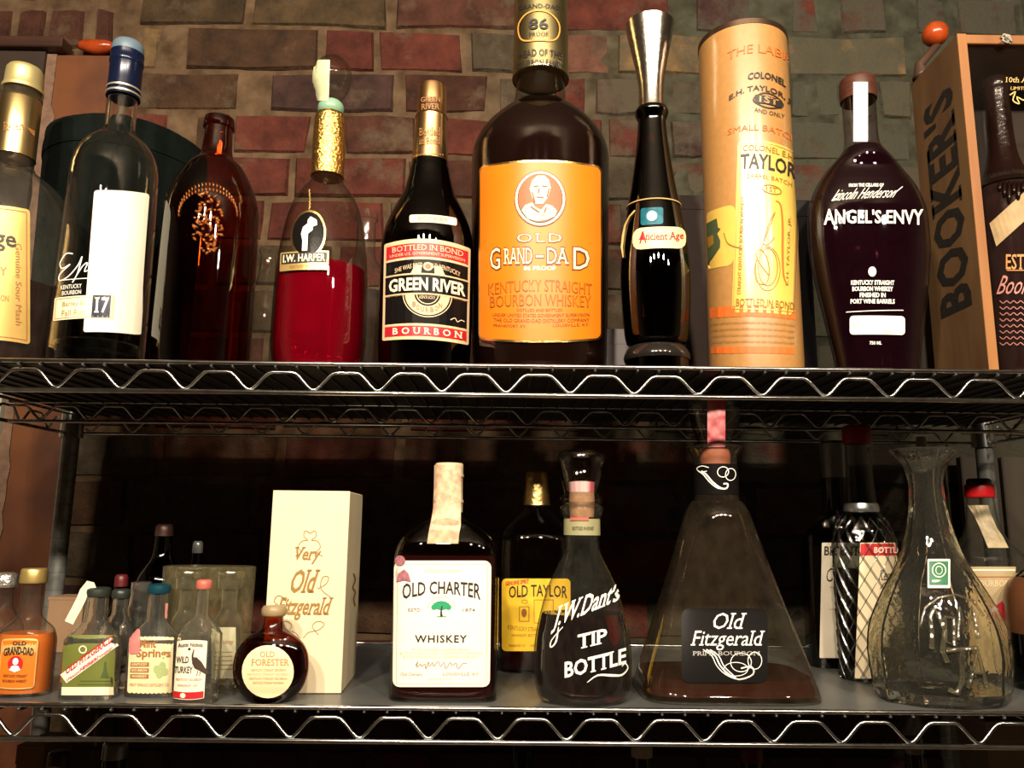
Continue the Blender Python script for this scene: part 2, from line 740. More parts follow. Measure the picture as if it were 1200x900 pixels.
def hollow(b, th, m, floor=.005, keep=None):
    """gives an empty bottle real glass walls: outer skin, inner skin and a closed rim"""
    n = b.n
    inner = [(z, w - th, d - th, p) for (z, w, d, p) in b.rows if z > b.zs + floor and w > th * 1.8]
    vi, fi = loft(b.X, b.Y, inner, n, True, False)
    vo, fo = loft(b.X, b.Y, b.rows, n, True, False)
    q = MB(); q.add(vo, fo); k0 = len(q.V); q.add(vi, [f[::-1] for f in fi])
    no_, ni_ = len(b.rows), len(inner)
    for k in range(n):
        k2 = (k + 1) % n
        q.F.append(((no_ - 1) * n + k, (no_ - 1) * n + k2, k0 + (ni_ - 1) * n + k2, k0 + (ni_ - 1) * n + k))
    old = b.body
    b.body = q.make('glass_body', m, b.root, smooth=True, angle=50 if n > 12 else 14)
    for c in list(old.children):
        c.parent = b.body
    bpy.data.objects.remove(old)
    b.body.name = 'glass_body'


class Round:
    """printing surface of a cap or capsule"""
    def __init__(s, b, rows):
        s.b = b
        s.X, s.Y = b.X, b.Y
        s.r = []
        for py, hw in rows:
            z = b.zz(py)
            s.r.append((z, hw * proj((s.X, s.Y, z))[2] / F))
        s.r.sort()

    def rad(s, z):
        R = s.r
        if z <= R[0][0]:
            return R[0][1]
        for i in range(len(R) - 1):
            if R[i][0] <= z <= R[i + 1][0]:
                t = (z - R[i][0]) / (R[i + 1][0] - R[i][0])
                return R[i][1] + (R[i + 1][1] - R[i][1]) * t
        return R[-1][1]

    def hit(s, px, py, off):
        d = ray(px, py)
        Y = s.Y - s.r[0][1]
        for _ in range(12):
            q = ORG + d * (Y / d.y)
            w = s.rad(q.z) + off
            x = max(-.99, min(.99, (q.x - s.X) / w))
            Y = s.Y - w * math.sqrt(1 - x * x)
        q = ORG + d * (Y / d.y)
        w = s.rad(q.z) + off
        x = max(-.99, min(.99, (q.x - s.X) / w))
        return Vector((s.X + x * w, s.Y - w * math.sqrt(1 - x * x), q.z))


def box_thing(name, label, cat, a, b, m, part='panel', bev=.001, rot=0.0, group=None):
    """plain carton: bevelled body"""
    mb = MB()
    c = ((a[0] + b[0]) / 2, (a[1] + b[1]) / 2, a[2])
    M = Matrix.Translation(c) @ Matrix.Rotation(rot, 4, 'Z') @ Matrix.Translation((-c[0], -c[1], -c[2]))
    mb.bbox_bevel(a, b, bev, M)
    r = thing(name, label, cat, c, group)
    o = mb.make(part, m, r)
    return r, o

# ------------------------------------------------------------------ the room
WALL_Y = 1.38
room_paint = mat('room_plaster', (.20, .16, .12), .8, vary=.15, scale=3)
wood_floor = mat('room_floorboards', (.16, .09, .05), .5, vary=.4, scale=6, stretch=(1, 8, 1))


def slab(name, a, b, m):
    mb = MB(); mb.box(a, b)
    return structure(mb.make(name, m))


slab('floor', (-2.6, -3.2, -.1), (2.6, 1.6, 0), wood_floor)
slab('ceiling', (-2.6, -3.2, 2.72), (2.6, 1.6, 2.8), room_paint)
slab('wall_left', (-2.7, -3.2, 0), (-2.6, 1.6, 2.72), room_paint)
slab('wall_right', (2.6, -3.2, 0), (2.7, 1.6, 2.72), room_paint)
slab('wall_front', (-2.6, -3.3, 0), (2.6, -3.2, 2.72), room_paint)


def brick_material():
    m = bpy.data.materials.new('old_red_brick')
    m.use_nodes = True
    N, L = nt(m)
    b = N['Principled BSDF']
    b.inputs['Roughness'].default_value = .85
    b.inputs['Specular IOR Level'].default_value = .2
    g = N.new('ShaderNodeNewGeometry')
    oi = N.new('ShaderNodeObjectInfo')
    n1 = N.new('ShaderNodeTexNoise'); n1.inputs['Scale'].default_value = 22; n1.inputs['Detail'].default_value = 6; n1.inputs['Roughness'].default_value = .65
    L.new(g.outputs['Position'], n1.inputs['Vector'])
    rr = N.new('ShaderNodeValToRGB'); rr.color_ramp.elements[0].position = .3; rr.color_ramp.elements[1].position = .75
    rr.color_ramp.elements[0].color = (.45, .45, .45, 1); rr.color_ramp.elements[1].color = (1.5, 1.4, 1.3, 1)
    L.new(n1.outputs['Fac'], rr.inputs[0])
    mu = N.new('ShaderNodeMix'); mu.data_type = 'RGBA'; mu.blend_type = 'MULTIPLY'; mu.inputs[0].default_value = 1
    L.new(oi.outputs['Color'], mu.inputs[6]); L.new(rr.outputs[0], mu.inputs[7])
    # lime and mortar smeared over the faces, heavier and greener to the right of the shelf
    sx = N.new('ShaderNodeSeparateXYZ'); L.new(g.outputs['Position'], sx.inputs[0])
    mr = N.new('ShaderNodeMapRange'); mr.inputs[1].default_value = -.1; mr.inputs[2].default_value = .55
    mr.inputs[3].default_value = 0.0; mr.inputs[4].default_value = .19
    L.new(sx.outputs[0], mr.inputs[0])
    n2 = N.new('ShaderNodeTexNoise'); n2.inputs['Scale'].default_value = 9; n2.inputs['Detail'].default_value = 8; n2.inputs['Roughness'].default_value = .7
    L.new(g.outputs['Position'], n2.inputs['Vector'])
    ad = N.new('ShaderNodeMath'); ad.operation = 'ADD'
    L.new(n2.outputs['Fac'], ad.inputs[0]); L.new(mr.outputs[0], ad.inputs[1])
    sm = N.new('ShaderNodeMapRange'); sm.inputs[1].default_value = .55; sm.inputs[2].default_value = .68
    sm.inputs[4].default_value = .85
    L.new(ad.outputs[0], sm.inputs[0])
    sc = N.new('ShaderNodeMix'); sc.data_type = 'RGBA'
    sc.inputs[6].default_value = (.105, .072, .045, 1); sc.inputs[7].default_value = (.060, .060, .043, 1)
    mr2 = N.new('ShaderNodeMapRange'); mr2.inputs[1].default_value = -.1; mr2.inputs[2].default_value = .5
    L.new(sx.outputs[0], mr2.inputs[0]); L.new(mr2.outputs[0], sc.inputs[0])
    mx = N.new('ShaderNodeMix'); mx.data_type = 'RGBA'
    L.new(sm.outputs[0], mx.inputs[0]); L.new(mu.outputs[2], mx.inputs[6]); L.new(sc.outputs[2], mx.inputs[7])
    L.new(mx.outputs[2], b.inputs['Base Color'])
    n3 = N.new('ShaderNodeTexNoise'); n3.inputs['Scale'].default_value = 120; n3.inputs['Detail'].default_value = 6; n3.inputs['Roughness'].default_value = .7
    L.new(g.outputs['Position'], n3.inputs['Vector'])
    ad2 = N.new('ShaderNodeMath'); ad2.operation = 'MULTIPLY_ADD'; ad2.inputs[1].default_value = .5
    L.new(n3.outputs['Fac'], ad2.inputs[0]); L.new(n2.outputs['Fac'], ad2.inputs[2])
    bp = N.new('ShaderNodeBump'); bp.inputs['Strength'].default_value = 1.0; bp.inputs['Distance'].default_value = .009
    L.new(ad2.outputs[0], bp.inputs['Height']); L.new(bp.outputs[0], b.inputs['Normal'])
    return m


def mortar_material():
    m = bpy.data.materials.new('lime_mortar')
    m.use_nodes = True
    N, L = nt(m)
    b = N['Principled BSDF']; b.inputs['Roughness'].default_value = .95; b.inputs['Specular IOR Level'].default_value = .1
    g = N.new('ShaderNodeNewGeometry')
    sx = N.new('ShaderNodeSeparateXYZ'); L.new(g.outputs['Position'], sx.inputs[0])
    mr2 = N.new('ShaderNodeMapRange'); mr2.inputs[1].default_value = -.15; mr2.inputs[2].default_value = .35
    L.new(sx.outputs[0], mr2.inputs[0])
    sc = N.new('ShaderNodeMix'); sc.data_type = 'RGBA'
    sc.inputs[6].default_value = (.105, .070, .043, 1); sc.inputs[7].default_value = (.050, .052, .038, 1)
    L.new(mr2.outputs[0], sc.inputs[0])
    n2 = N.new('ShaderNodeTexNoise'); n2.inputs['Scale'].default_value = 30; n2.inputs['Detail'].default_value = 8
    L.new(g.outputs['Position'], n2.inputs['Vector'])
    rr = N.new('ShaderNodeValToRGB'); rr.color_ramp.elements[0].position = .3; rr.color_ramp.elements[1].position = .7
    rr.color_ramp.elements[0].color = (.5, .45, .4, 1); rr.color_ramp.elements[1].color = (1.25, 1.2, 1.15, 1)
    L.new(n2.outputs['Fac'], rr.inputs[0])
    mu = N.new('ShaderNodeMix'); mu.data_type = 'RGBA'; mu.blend_type = 'MULTIPLY'; mu.inputs[0].default_value = 1
    L.new(sc.outputs[2], mu.inputs[6]); L.new(rr.outputs[0], mu.inputs[7])
    L.new(mu.outputs[2], b.inputs['Base Color'])
    bp = N.new('ShaderNodeBump'); bp.inputs['Strength'].default_value = 1; bp.inputs['Distance'].default_value = .006
    L.new(n2.outputs['Fac'], bp.inputs['Height']); L.new(bp.outputs[0], b.inputs['Normal'])
    return m


M_BRICK = brick_material()
M_MORTAR = mortar_material()

# mortar bed: an uneven sheet in front of a solid wall
mb = MB()
nx_, nz_ = 200, 90
X0, X1, Z0, Z1 = -1.5, 1.5, H - .62, H + 1.22
V = []; Fc = []
for j in range(nz_ + 1):
    for i in range(nx_ + 1):
        x = X0 + (X1 - X0) * i / nx_; z = Z0 + (Z1 - Z0) * j / nz_
        q = noise.noise(Vector((x * 9, 3.1, z * 9))) * .0035 + noise.noise(Vector((x * 30, 7.7, z * 30))) * .0022
        V.append((x, WALL_Y + .0035 + q - .002 * min(1, max(0, x * 3)), z))
for j in range(nz_):
    for i in range(nx_):
        a = j * (nx_ + 1) + i
        Fc.append((a, a + 1, a + nx_ + 2, a + nx_ + 1))
mb.add(V, Fc)
mb.box((-2.6, WALL_Y + .012, 0), (2.6, WALL_Y + .22, 2.72))
wall = structure(mb.make('wall_back', M_MORTAR, smooth=True, angle=60))
wall_parent = wall


PAL = {'d': (.062, .024, .016), 'b': (.060, .032, .018), 'p': (.046, .024, .021), 'y': (.15, .100, .048), 'r': (.086, .023, .016), 'g': (.062, .048, .032),
       'o': (.060, .040, .021), 'k': (.12, .055, .038)}


def brick(x0, x1, z0, z1, rnd, push=0.0, col=None):
    """rough brick: chamfered, knocked corners, 30-odd triangles"""
    c = min(.0035, (x1 - x0) * .2)
    y = WALL_Y - rnd.uniform(-.001, .004) - push
    tl = rnd.uniform(-.0015, .0015)
    def j(s=.0022): return rnd.uniform(-s, s)
    xm = (x0 + x1) / 2 + j(.01)
    back = [(x0, WALL_Y + .02, z0), (xm, WALL_Y + .02, z0), (x1, WALL_Y + .02, z0), (x1, WALL_Y + .02, z1), (xm, WALL_Y + .02, z1), (x0, WALL_Y + .02, z1)]
    kc = [rnd.choice((0, 0, 0, .002, .006)) for _ in range(4)]
    mid = [(x0 + j() + kc[0] * .7, y + .0065, z0 + j() + kc[0] * .5), (xm, y + .006, z0 + j()), (x1 + j() - kc[1] * .7, y + .0065, z0 + j() + kc[1] * .5),
           (x1 + j() - kc[2] * .7, y + .0065, z1 + j() - kc[2] * .5), (xm, y + .006, z1 + j()), (x0 + j() + kc[3] * .7, y + .0065, z1 + j() - kc[3] * .5)]
    fr = []
    for i, (a, b_, d) in enumerate(mid):
        cx, cz = (x0 + x1) / 2, (z0 + z1) / 2
        dx = c if a < cx - .001 else -c
        if i in (1, 4):
            dx = 0
        fr.append((a + dx + j(.001), y + tl * (1 if a > cx else -1) + j(.0008), d + (c if d < cz else -c) + j(.001)))
    V = back + mid + fr
    Fc = []
    for r in (0, 6):
        for k in range(6):
            k2 = (k + 1) % 6
            Fc.append((r + k, r + k2, r + 6 + k2, r + 6 + k))
    Fc += [(12, 13, 16, 17), (13, 14, 15, 16)]
    o = obj('brick', V, Fc, M_BRICK, wall_parent)
    c = PAL[col or rnd.choice('ddbbprrrog')]
    f = rnd.uniform(.85, 1.15)
    o.color = (c[0] * f, c[1] * f, c[2] * f, 1)
    return o


rb = random.Random(11)
mort = [36, 87, 135, 185, 235]
zs_ = [z_at(0, WALL_Y, y) for y in mort]
pitch = (zs_[0] - zs_[4]) / 4
lines = [zs_[0] + 2 * pitch, zs_[0] + pitch] + zs_
while lines[-1] > H - .42:
    lines.append(lines[-1] - pitch)
MEAS = {1: [(165, 287), (297, 452), (464, 604), (612, 652), (660, 785), (815, 880), (925, 958), (985, 1036), (1072, 1110), (1120, 1190)],
        2: [(164, 184), (218, 372), (380, 438), (444, 542), (552, 604), (612, 655), (662, 713), (724, 826), (834, 915), (923, 1062), (1080, 1150)],
        3: [(160, 280), (317, 462), (474, 572), (584, 640), (650, 686), (696, 752), (760, 778), (786, 826), (836, 915), (925, 946), (955, 986), (994, 1020), (1030, 1067), (1080, 1180)],
        4: [(130, 193), (226, 266), (272, 362), (404, 486), (500, 575), (584, 640), (648, 706), (714, 770), (785, 828), (836, 905), (915, 990), (1000, 1066), (1074, 1180)]}
MC = {1: 'oodprprrpd', 2: 'ybrrgdkygyg', 3: 'bpdgrpygpggpyd', 4: 'rbrdrrrrpgggg'}
nb = 0
for i in range(len(lines) - 1):
    zt, zb = lines[i] - .0035, lines[i + 1] + .0035
    ym = proj((0, WALL_Y, (zt + zb) / 2))[1]
    if i in MEAS:
        spans = [(atY(a, ym, WALL_Y).x, atY(b, ym, WALL_Y).x) for a, b in MEAS[i]]
        xr = spans[-1][1]
    else:
        xr = -1.12 + rb.uniform(0, .1)
        spans = []
    while xr < 1.08:
        w = rb.choice((.21, .2, .205, .1, .2, .215)) + rb.uniform(-.01, .01)
        spans.append((xr + .009, xr + .009 + w)); xr += .009 + w
    for bi, (a, b) in enumerate(spans):
        # the soldier course and the boarded opening take the left end of the upper rows
        if i <= 5 and a < atY(128, ym, WALL_Y).x:
            continue
        brick(a, b, zb + rb.uniform(-.001, .002), zt + rb.uniform(-.002, .001), rb, col=MC[i][bi] if i in MC and bi < len(MC[i]) else None); nb += 1
# soldier bricks standing over the boarded opening
for (a, b) in ((-62, -22), (-14, 12), (20, 52), (60, 98), (114, 134)):
    for (yt, yb) in ((8, 60), (-70, 2)):
        x0, x1 = atY(a, 30, WALL_Y).x, atY(b, 30, WALL_Y).x
        brick(x0, x1, z_at(x0, WALL_Y, yb - 4), z_at(x0, WALL_Y, yt + 4), rb, push=.003, col='d'); nb += 1

# boarded opening at the left: painted panel with a frayed pale edge, and the frame beside it, pale below, dark above
panel_m = mat('red_brown_panel_paint', (.14, .045, .012), .55, vary=.35, scale=9, color2=(.070, .020, .009), bump=.1, bscale=60)
edge_m = mat('frayed_pink_edge', (.20, .115, .075), .8, vary=.3, scale=80, bump=.4, bscale=150)
pY = WALL_Y - .018
zt = z_at(atY(90, 66, pY).x, pY, 64)
xl, xr = atY(61, 100, pY).x, atY(126, 100, pY).x
pan = thing('wooden_panel', 'tall reddish brown painted wooden panel behind the left shelf post', 'screen', ((xl + xr) / 2, pY, 0))
mb = MB(); mb.bbox_bevel((xl, pY, 0), (xr, pY + .012, zt), .002)
mb.make('board', panel_m, pan)
mb = MB()
re_ = random.Random(5)
nn = 90
wL = [xl - .013 + .004 * math.sin(i * .9) * re_.random() for i in range(nn + 1)]
wR = [xl + .004 + (.010 if re_.random() < .3 else 0) * re_.random() for i in range(nn + 1)]
V = []; Fc = []
for i in range(nn + 1):
    z = zt * i / nn - .001
    V += [(wL[i], pY - .003, z), (wR[i], pY - .003, z), (wR[i], pY + .003, z), (wL[i], pY + .003, z)]
for i in range(nn):
    for k in range(4):
        Fc.append((i * 4 + k, i * 4 + (k + 1) % 4, i * 4 + 4 + (k + 1) % 4, i * 4 + 4 + k))
mb.add(V, Fc); e = mb.make('frayed_edge', edge_m, pan)
e['label'] = 'pale pink frayed edge'
trim_m = mat('pale_frame', (.42, .42, .35), .6, vary=.15, scale=15)
zw = z_at(xl, pY, 452)
mb = MB(); mb.box((xl - .30, pY - .012, 0), (xl - .0135, pY + .012, zw))
structure(mb.make('trim_1', trim_m))
mb = MB(); mb.box((xl - .30, pY - .010, zw + .0003), (xl - .0135, pY + .012, zt))
structure(mb.make('trim_3', mat('dark_frame', (.035, .020, .013), .6, vary=.3, scale=12)))
lm = mat('ledge_wood', (.05, .018, .009), .5, vary=.4, scale=8, stretch=(1, 1, 5))
lx = atY(80, 66, pY).x
mb = MB(); mb.bbox_bevel((xl - .30, pY - .025, zt + .0005), (lx, pY + .012, zt + .022), .002)
structure(mb.make('trim_2', lm))

# ------------------------------------------------------------------ wire shelving unit
FY = .82                                    # front edge of the shelves
BY = 1.245                                  # rear edge
ZU = atY(600, 429, FY).z                    # upper shelf
ZL = atY(600, 831, FY).z                    # lower shelf
ZB = ZL - (ZU - ZL)
SX0 = atY(85, 505, 1.235).x - .012
SX1 = atY(1150, 505, 1.235).x + .012
unit = thing('wire_shelving_unit', 'chromed wire shelving unit with zigzag edge trusses holding all the bottles', 'shelf', (0, (FY + BY) / 2, 0))
M_CH = CHROME()
M_POST = mat('grooved_post_steel', (.33, .34, .32), .35, .5, vary=.4, scale=50)
M_WIRE = mat('shaded_chrome_wire', (.10, .10, .10), .4, .8)  # chrome darkened in colour to paint the shade under the shelf
TH = ZU - atY(600, 463, FY).z               # height of a truss
PER = .0672


def wave(xa, xb, fixed, z, phase, axis='x', r=.0019, amp=(.30, .90)):
    P = []
    zt_, zb_ = z - TH * amp[0], z - TH * amp[1]
    k0 = math.floor((xa - phase) / PER) - 1
    x = phase + k0 * PER
    raw = []
    while x < xb + PER:
        raw += [(x - .007, zb_ + .0045), (x - .003, zb_ + .0008), (x, zb_), (x + .003, zb_ + .0008), (x + .007, zb_ + .0045), (x + .0155, zt_ - .0045), (x + .0195, zt_ - .001), (x + .0235, zt_),
                (x + PER - .0235, zt_), (x + PER - .0195, zt_ - .001), (x + PER - .0155, zt_ - .0045)]
        x += PER
    raw = [q for q in raw if xa <= q[0] <= xb]
    for (a, b) in raw:
        P.append((a, fixed, b) if axis == 'x' else (fixed, a, b))
    m_ = MB(); m_.tube(P, r, 6)
    return m_


def tube_obj(name, P, r, m, parent, n=8, closed=False):
    m_ = MB(); m_.tube(P, r, n, closed)
    return m_.make(name, m, parent, smooth=True, angle=50)


wire_mesh = None
for si, (z, ph) in enumerate(((ZU, atY(593, 458, FY).x), (ZL, atY(583, 862, FY).x), (ZB, 0.01))):
    mb = MB()
    mb.tube([(SX0 + .01, FY + .004, z), (SX0, FY + .016, z), (SX0, BY - .016, z), (SX0 + .01, BY - .004, z), (SX0 + .022, BY, z), (SX1 - .022, BY, z), (SX1 - .01, BY - .004, z),
             (SX1, BY - .016, z), (SX1, FY + .016, z), (SX1 - .01, FY + .004, z), (SX1 - .022, FY, z), (SX0 + .022, FY, z)], .0024, 8, closed=True)
    shelf = mb.make('shelf', M_CH, unit, smooth=True, angle=60)
    zb_ = z - TH
    mb = MB()
    mb.tube([(SX0, FY + .02, zb_), (SX0, BY - .02, zb_), (SX0 + .02, BY, zb_), (SX1 - .02, BY, zb_), (SX1, BY - .02, zb_), (SX1, FY + .02, zb_), (SX1 - .02, FY, zb_), (SX0 + .02, FY, zb_)], .0027, 8, closed=True)
    mb.make('bottom_rail', M_CH, shelf, smooth=True, angle=60)
    wave(SX0 + .02, SX1 - .02, FY + .001, z, ph).make('truss_wire', M_CH, shelf, smooth=True, angle=80)
    wave(SX0 + .02, SX1 - .02, BY - .001, z, ph + .02).make('truss_wire', M_CH, shelf, smooth=True, angle=80)
    wave(FY + .02, BY - .02, SX0 + .001, z, FY + .03, 'y').make('truss_wire', M_CH, shelf, smooth=True, angle=80)
    wave(FY + .02, BY - .02, SX1 - .001, z, FY + .03, 'y').make('truss_wire', M_CH, shelf, smooth=True, angle=80)
    my = 1.09
    wave(SX0, SX1, my, z, ph + .03).make('truss_wire', M_CH, shelf, smooth=True, angle=80)
    tube_obj('stretcher', [(SX0, my, z - .004), (SX1, my, z - .004)], .002, M_CH, shelf)
    tube_obj('stretcher', [(SX0, my, zb_), (SX1, my, zb_)], .0024, M_CH, shelf)
    # surface wires run from front to back, ends turned over the front truss
    if wire_mesh is None:
        mb = MB(); mb.tube([(0, FY - .0022, -.0036), (0, FY + .003, -.0046), (0, FY + .01, -.0046), (0, BY, -.0046)], .0014, 5)
        me = bpy.data.meshes.new('surface_wire')
        me.from_pydata([tuple(v) for v in mb.V], [], mb.F); me.materials.append(M_WIRE)
        me.polygons.foreach_set('use_smooth', [True] * len(me.polygons))
        wire_mesh = me
    x = ph - math.floor((ph - SX0) / (PER / 3)) * (PER / 3) + .004
    while x < SX1 - .004:
        o = bpy.data.objects.new('surface_wire', wire_mesh)
        COL.objects.link(o); o.parent = shelf
        o.location = (x, -(FY + BY) / 2, z)
        x += PER / 3
    # corner collars
    for cx in (SX0, SX1):
        for cy in (FY, BY):
            tube_obj('collar', [(cx + (.012 if cx < 0 else -.012), cy + (.012 if cy < 1 else -.012), zb_ - .008), (cx + (.012 if cx < 0 else -.012), cy + (.012 if cy < 1 else -.012), z + .003)], [.017, .0155], M_CH, shelf, 16)
for cx in (SX0 + .012, SX1 - .012):
    for cy in (FY + .012, BY - .012):
        P = []; R_ = []
        zz_ = 0.0
        while zz_ < ZU + .012:
            for dz, r in ((0, .0125), (.0235, .0125), (.0240, .0119), (.0249, .0119)):
                P.append((cx, cy, zz_ + dz)); R_.append(r)
            zz_ += .0254
        mb = MB(); mb.tube(P, R_, 14)
        mb.make('post', M_POST, unit, smooth=True, angle=30)

# plastic liners lying on the wires
dark_liner = mat('black_shelf_liner', (.018, .017, .016), .45, vary=.4, scale=20)
grey_liner = mat('grey_shelf_liner', (.105, .108, .105), .36, vary=.3, scale=12, bump=.08, bscale=30)
LT = .0016
SURF = {}
for nm, z, m, lab in (('U', ZU, dark_liner, 'black plastic liner sheet lying on the upper wire shelf'),
                      ('L', ZL, grey_liner, 'smooth grey plastic liner sheet lying on the lower wire shelf'),
                      ('B', ZB, dark_liner, 'dark liner sheet on the bottom wire shelf below the frame edge')):
    mb = MB(); mb.bbox_bevel((SX0 + .028, FY + .0035, z - .0030), (SX1 - .028, BY - .0035, z - .0030 + LT), .0004)
    tag(mb.make('shelf_liner', m), lab, 'liner')
    SURF[nm] = z - .0030 + LT + .0002
SU, SL, SB = SURF['U'], SURF['L'], SURF['B']

# ------------------------------------------------------------------ bottles on the upper shelf
PAP, IN, WH, GO, RE = PAPER(), INK(), WHITE(), GOLD(), RED()
gold_ink = mat('gold_ink', (.70, .50, .18), .35, .6)
brown_ink = mat('brown_ink', (.30, .13, .04), .5)
whisky = mat('dark_whiskey', (.12, .02, .008), .02, trans=1.0, ior=1.34)
whisky_dk = mat('deep_dark_whiskey', (.022, .004, .003), .05, trans=.35, ior=1.34)
red_liq = mat('ruby_red_liquor', (.80, .004, .035), .02, trans=.86, ior=1.34)
orange_liq = mat('orange_bourbon', (.90, .20, .015), .05, trans=.4, ior=1.34)
black_paper = mat('black_paper', (.006, .005, .005), .3, spec=.1)
kraft = mat('kraft_tube_board', (.41, .205, .062), .40, vary=.10, scale=150, coat=1.0)
kraft.node_tree.nodes['Principled BSDF'].inputs['Coat Roughness'].default_value = .22
yellow_paper = mat('yellow_label_paper', (.72, .47, .09), .40, vary=.08, scale=50, coat=1.0)
yellow_paper.node_tree.nodes['Principled BSDF'].inputs['Coat Roughness'].default_value = .22

# 1 leftmost, gold capped sour mash bottle
b = Bottle('whiskey_bottle', 'clear bottle with gold cap and gold label, at the left end of the upper shelf', -14, 425,
           [(425, 71), (419, 74, 0, 0), (300, 75), (262, 74), (243, 68), (226, 56), (212, 40), (203, 27), (196, 22), (186, 21), (118, 20, 0, 1), (108, 19, 0, 1)], G_CLEAR(), SU, Y=.915)
b.liquid(338, whisky_dk)
b.sleeve('neck_foil', [(186, 22.5, 1), (180, 22), (120, 21.5, 1), (118, 20.5, 1)], mat('brushed_gold_foil', (.78, .58, .26), .3, 1.0, bump=.06, bscale=80), cap1=False, cap0=False)
b.sleeve('cap', [(108, 22, 1), (104, 21.5, 1), (102, 20), (90, 19.5), (84, 19, 1), (81, 17, 1)], mat('yellow_gold_cap', (.72, .60, .27), .4, .7), n=40)
L_ = Label(b, -72, 240, 35, 398, arc=(6, 6))
L_.plate('paper_label', mat('antique_gold_label', (.62, .40, .12), .4, .35, vary=.12, scale=30), b.root, r=4)
L_.frame(-69, 244, 31, 394, 1.2, brown_ink)
L_.text('Ridge', -44, 268, 19, 294, IN, bold=.02, serif=True)
L_.text('Genuine Sour Mash', 18, 282, 25, 378, brown_ink, vert=-1)
L_.text('WHISKEY', -50, 312, 8, 322, brown_ink)
L_.text('STRAIGHT BOURBON', -50, 345, 10, 352, brown_ink)
L_.done([c for c in b.root.children if c.name.startswith('paper_label')][0])


def lab_of(bt, nm='paper_label'):
    return [c for c in bt.root.children if c.name.startswith(nm)][-1]


Rd = Round(b, [(186, 22), (120, 21.5)])
L_ = Label(Rd, -2, 125, 38, 180, arc=(2, 2))
L_.text('Reserve', 4, 142, 34, 152, brown_ink, serif=True)
L_.done([c for c in b.root.children if c.name.startswith('neck_foil')][0])

# 2 tall clear bottle with a dark blue capsule
b = Bottle('whiskey_bottle', 'empty clear bottle with dark blue capsule and large cream label, marked 17', 113, 418,
           [(418, 50), (413, 52), (300, 50), (215, 47.5), (197, 46), (183, 42), (171, 34), (162, 24), (155, 18), (148, 16.5), (118, 16, 0, 1)], G_CLEAR(), SU, Y=.905)
b.sleeve('base_glass', [(417, 46, 1), (410, 47.5), (404, 44), (402, 20), (401, 2, 1)], mat('thick_greenish_glass', (.55, .62, .50), .05, trans=1.0), n=32)
navy = mat('navy_capsule', (.005, .009, .032), .22, .2)
b.sleeve('capsule', [(116, 18.5, 1), (112, 18), (78, 17.6, 1), (76, 18.6, 1), (73, 18.6, 1), (71, 17.8, 1), (64, 18.2, 1), (63, 16, 1)], navy)
b.sleeve('cap_top', [(63.5, 17.2, 1), (61, 17.6), (55, 17), (51, 14), (50, 10, 1)], mat('slate_blue_cap', (.10, .15, .20), .45), n=32)
hollow(b, .0022, mat('hollow_clear_glass', (.96, .97, .95), .01, trans=1.0, ior=1.45))
for yy in (112, 106):
    b.sleeve('silver_band', [(yy + 2, 19.2, 1), (yy, 19.1, 1)], mat('silver_band', (.8, .76, .6), .3, .8), cap0=False, cap1=False)
L_ = Label(b, 63, 225, 172, 392, arc=(5, 4), lean=-.078)
cream = mat('faded_cream_label', (.86, .81, .66), .55, vary=.07, scale=25)
L_.plate('cream_label', cream, b.root, r=3, box=(104, 223, 168, 389), off=.0004)
L_.plate('paper_label', mat('ivory_strip_label', (.80, .72, .50), .5, vary=.1, scale=50), b.root, r=1.5, box=(68, 346, 138, 373), off=.0009)
blk = lab_of(b)
L_.frame(70, 348, 136, 371, .8, gold_ink, off=.0013)
L_.rect(112, 346, 133, 372, navy, off=.0013)
L_.text('17', 115, 349, 131, 367, WH, bold=.02, serif=True, off=.0018)
L_.text('Barley &', 78, 352, 102, 359, gold_ink, off=.0015); L_.text('Fall Run', 78, 362, 104, 369, gold_ink, off=.0015)
L_.done(blk)
L_.stroke([(85, 296), (77, 295), (71, 305), (74, 312), (83, 308), (72, 318), (72, 326), (82, 322), (92, 310), (96, 300), (92, 320), (87, 330), (97, 312), (103, 308), (100, 318), (108, 314), (116, 308)], 1.3, WH)
L_.text('KENTUCKY', 74, 332, 98, 337, WH); L_.text('BOURBON', 76, 339, 98, 344, WH)
L_.line(71, 326, 104, 326, .8, WH)
L_.done(b.body)

# 3 embossed brown bottle, nothing printed
b = Bottle('antique_bottle', 'dark amber bottle with raised moulded emblem and no label, square screw neck', 235, 420,
           [(420, 52), (415, 55), (330, 54.5), (260, 53), (240, 51), (224, 46), (208, 38), (196, 30), (188, 21), (180, 17.5), (170, 16.5), (152, 15.5, 0, 1), (151, 17.5, 0, 1), (146, 17.5), (140, 16.5, 0, 1), (139.5, 13, 0, 1)],
           thin_glass('ruby_brown_glass', (.50, .13, .045), (.06, .012, .006), refl=.07), SU, Y=.905, open_top=False)
emb = mat('amber_glint_glass', (.45, .12, .02), .14, trans=.55, bump=.6, bscale=160)  # orange body colour paints the glints on the raised moulding
L_ = Label(b, 182, 200, 296, 360)
mbE = MB()
rr_ = random.Random(3)
for k in range(95):
    a = rr_.uniform(0, 6.28); r = rr_.random() ** .6
    cx, cy = 243 + 19 * r * math.cos(a), 262 + 38 * r * math.sin(a)
    ln = rr_.uniform(1.2, 4.2); an = rr_.uniform(0, 3.14)
    P = [b.hit(cx + ln * t * math.cos(an + t * .12), cy + ln * t * math.sin(an + t * .12), .0003) for t in (-1, -.5, 0, .5, 1)]
    mbE.tube(P, [.0003, .0012, rr_.uniform(.0014, .0026), .0012, .0003], 6)
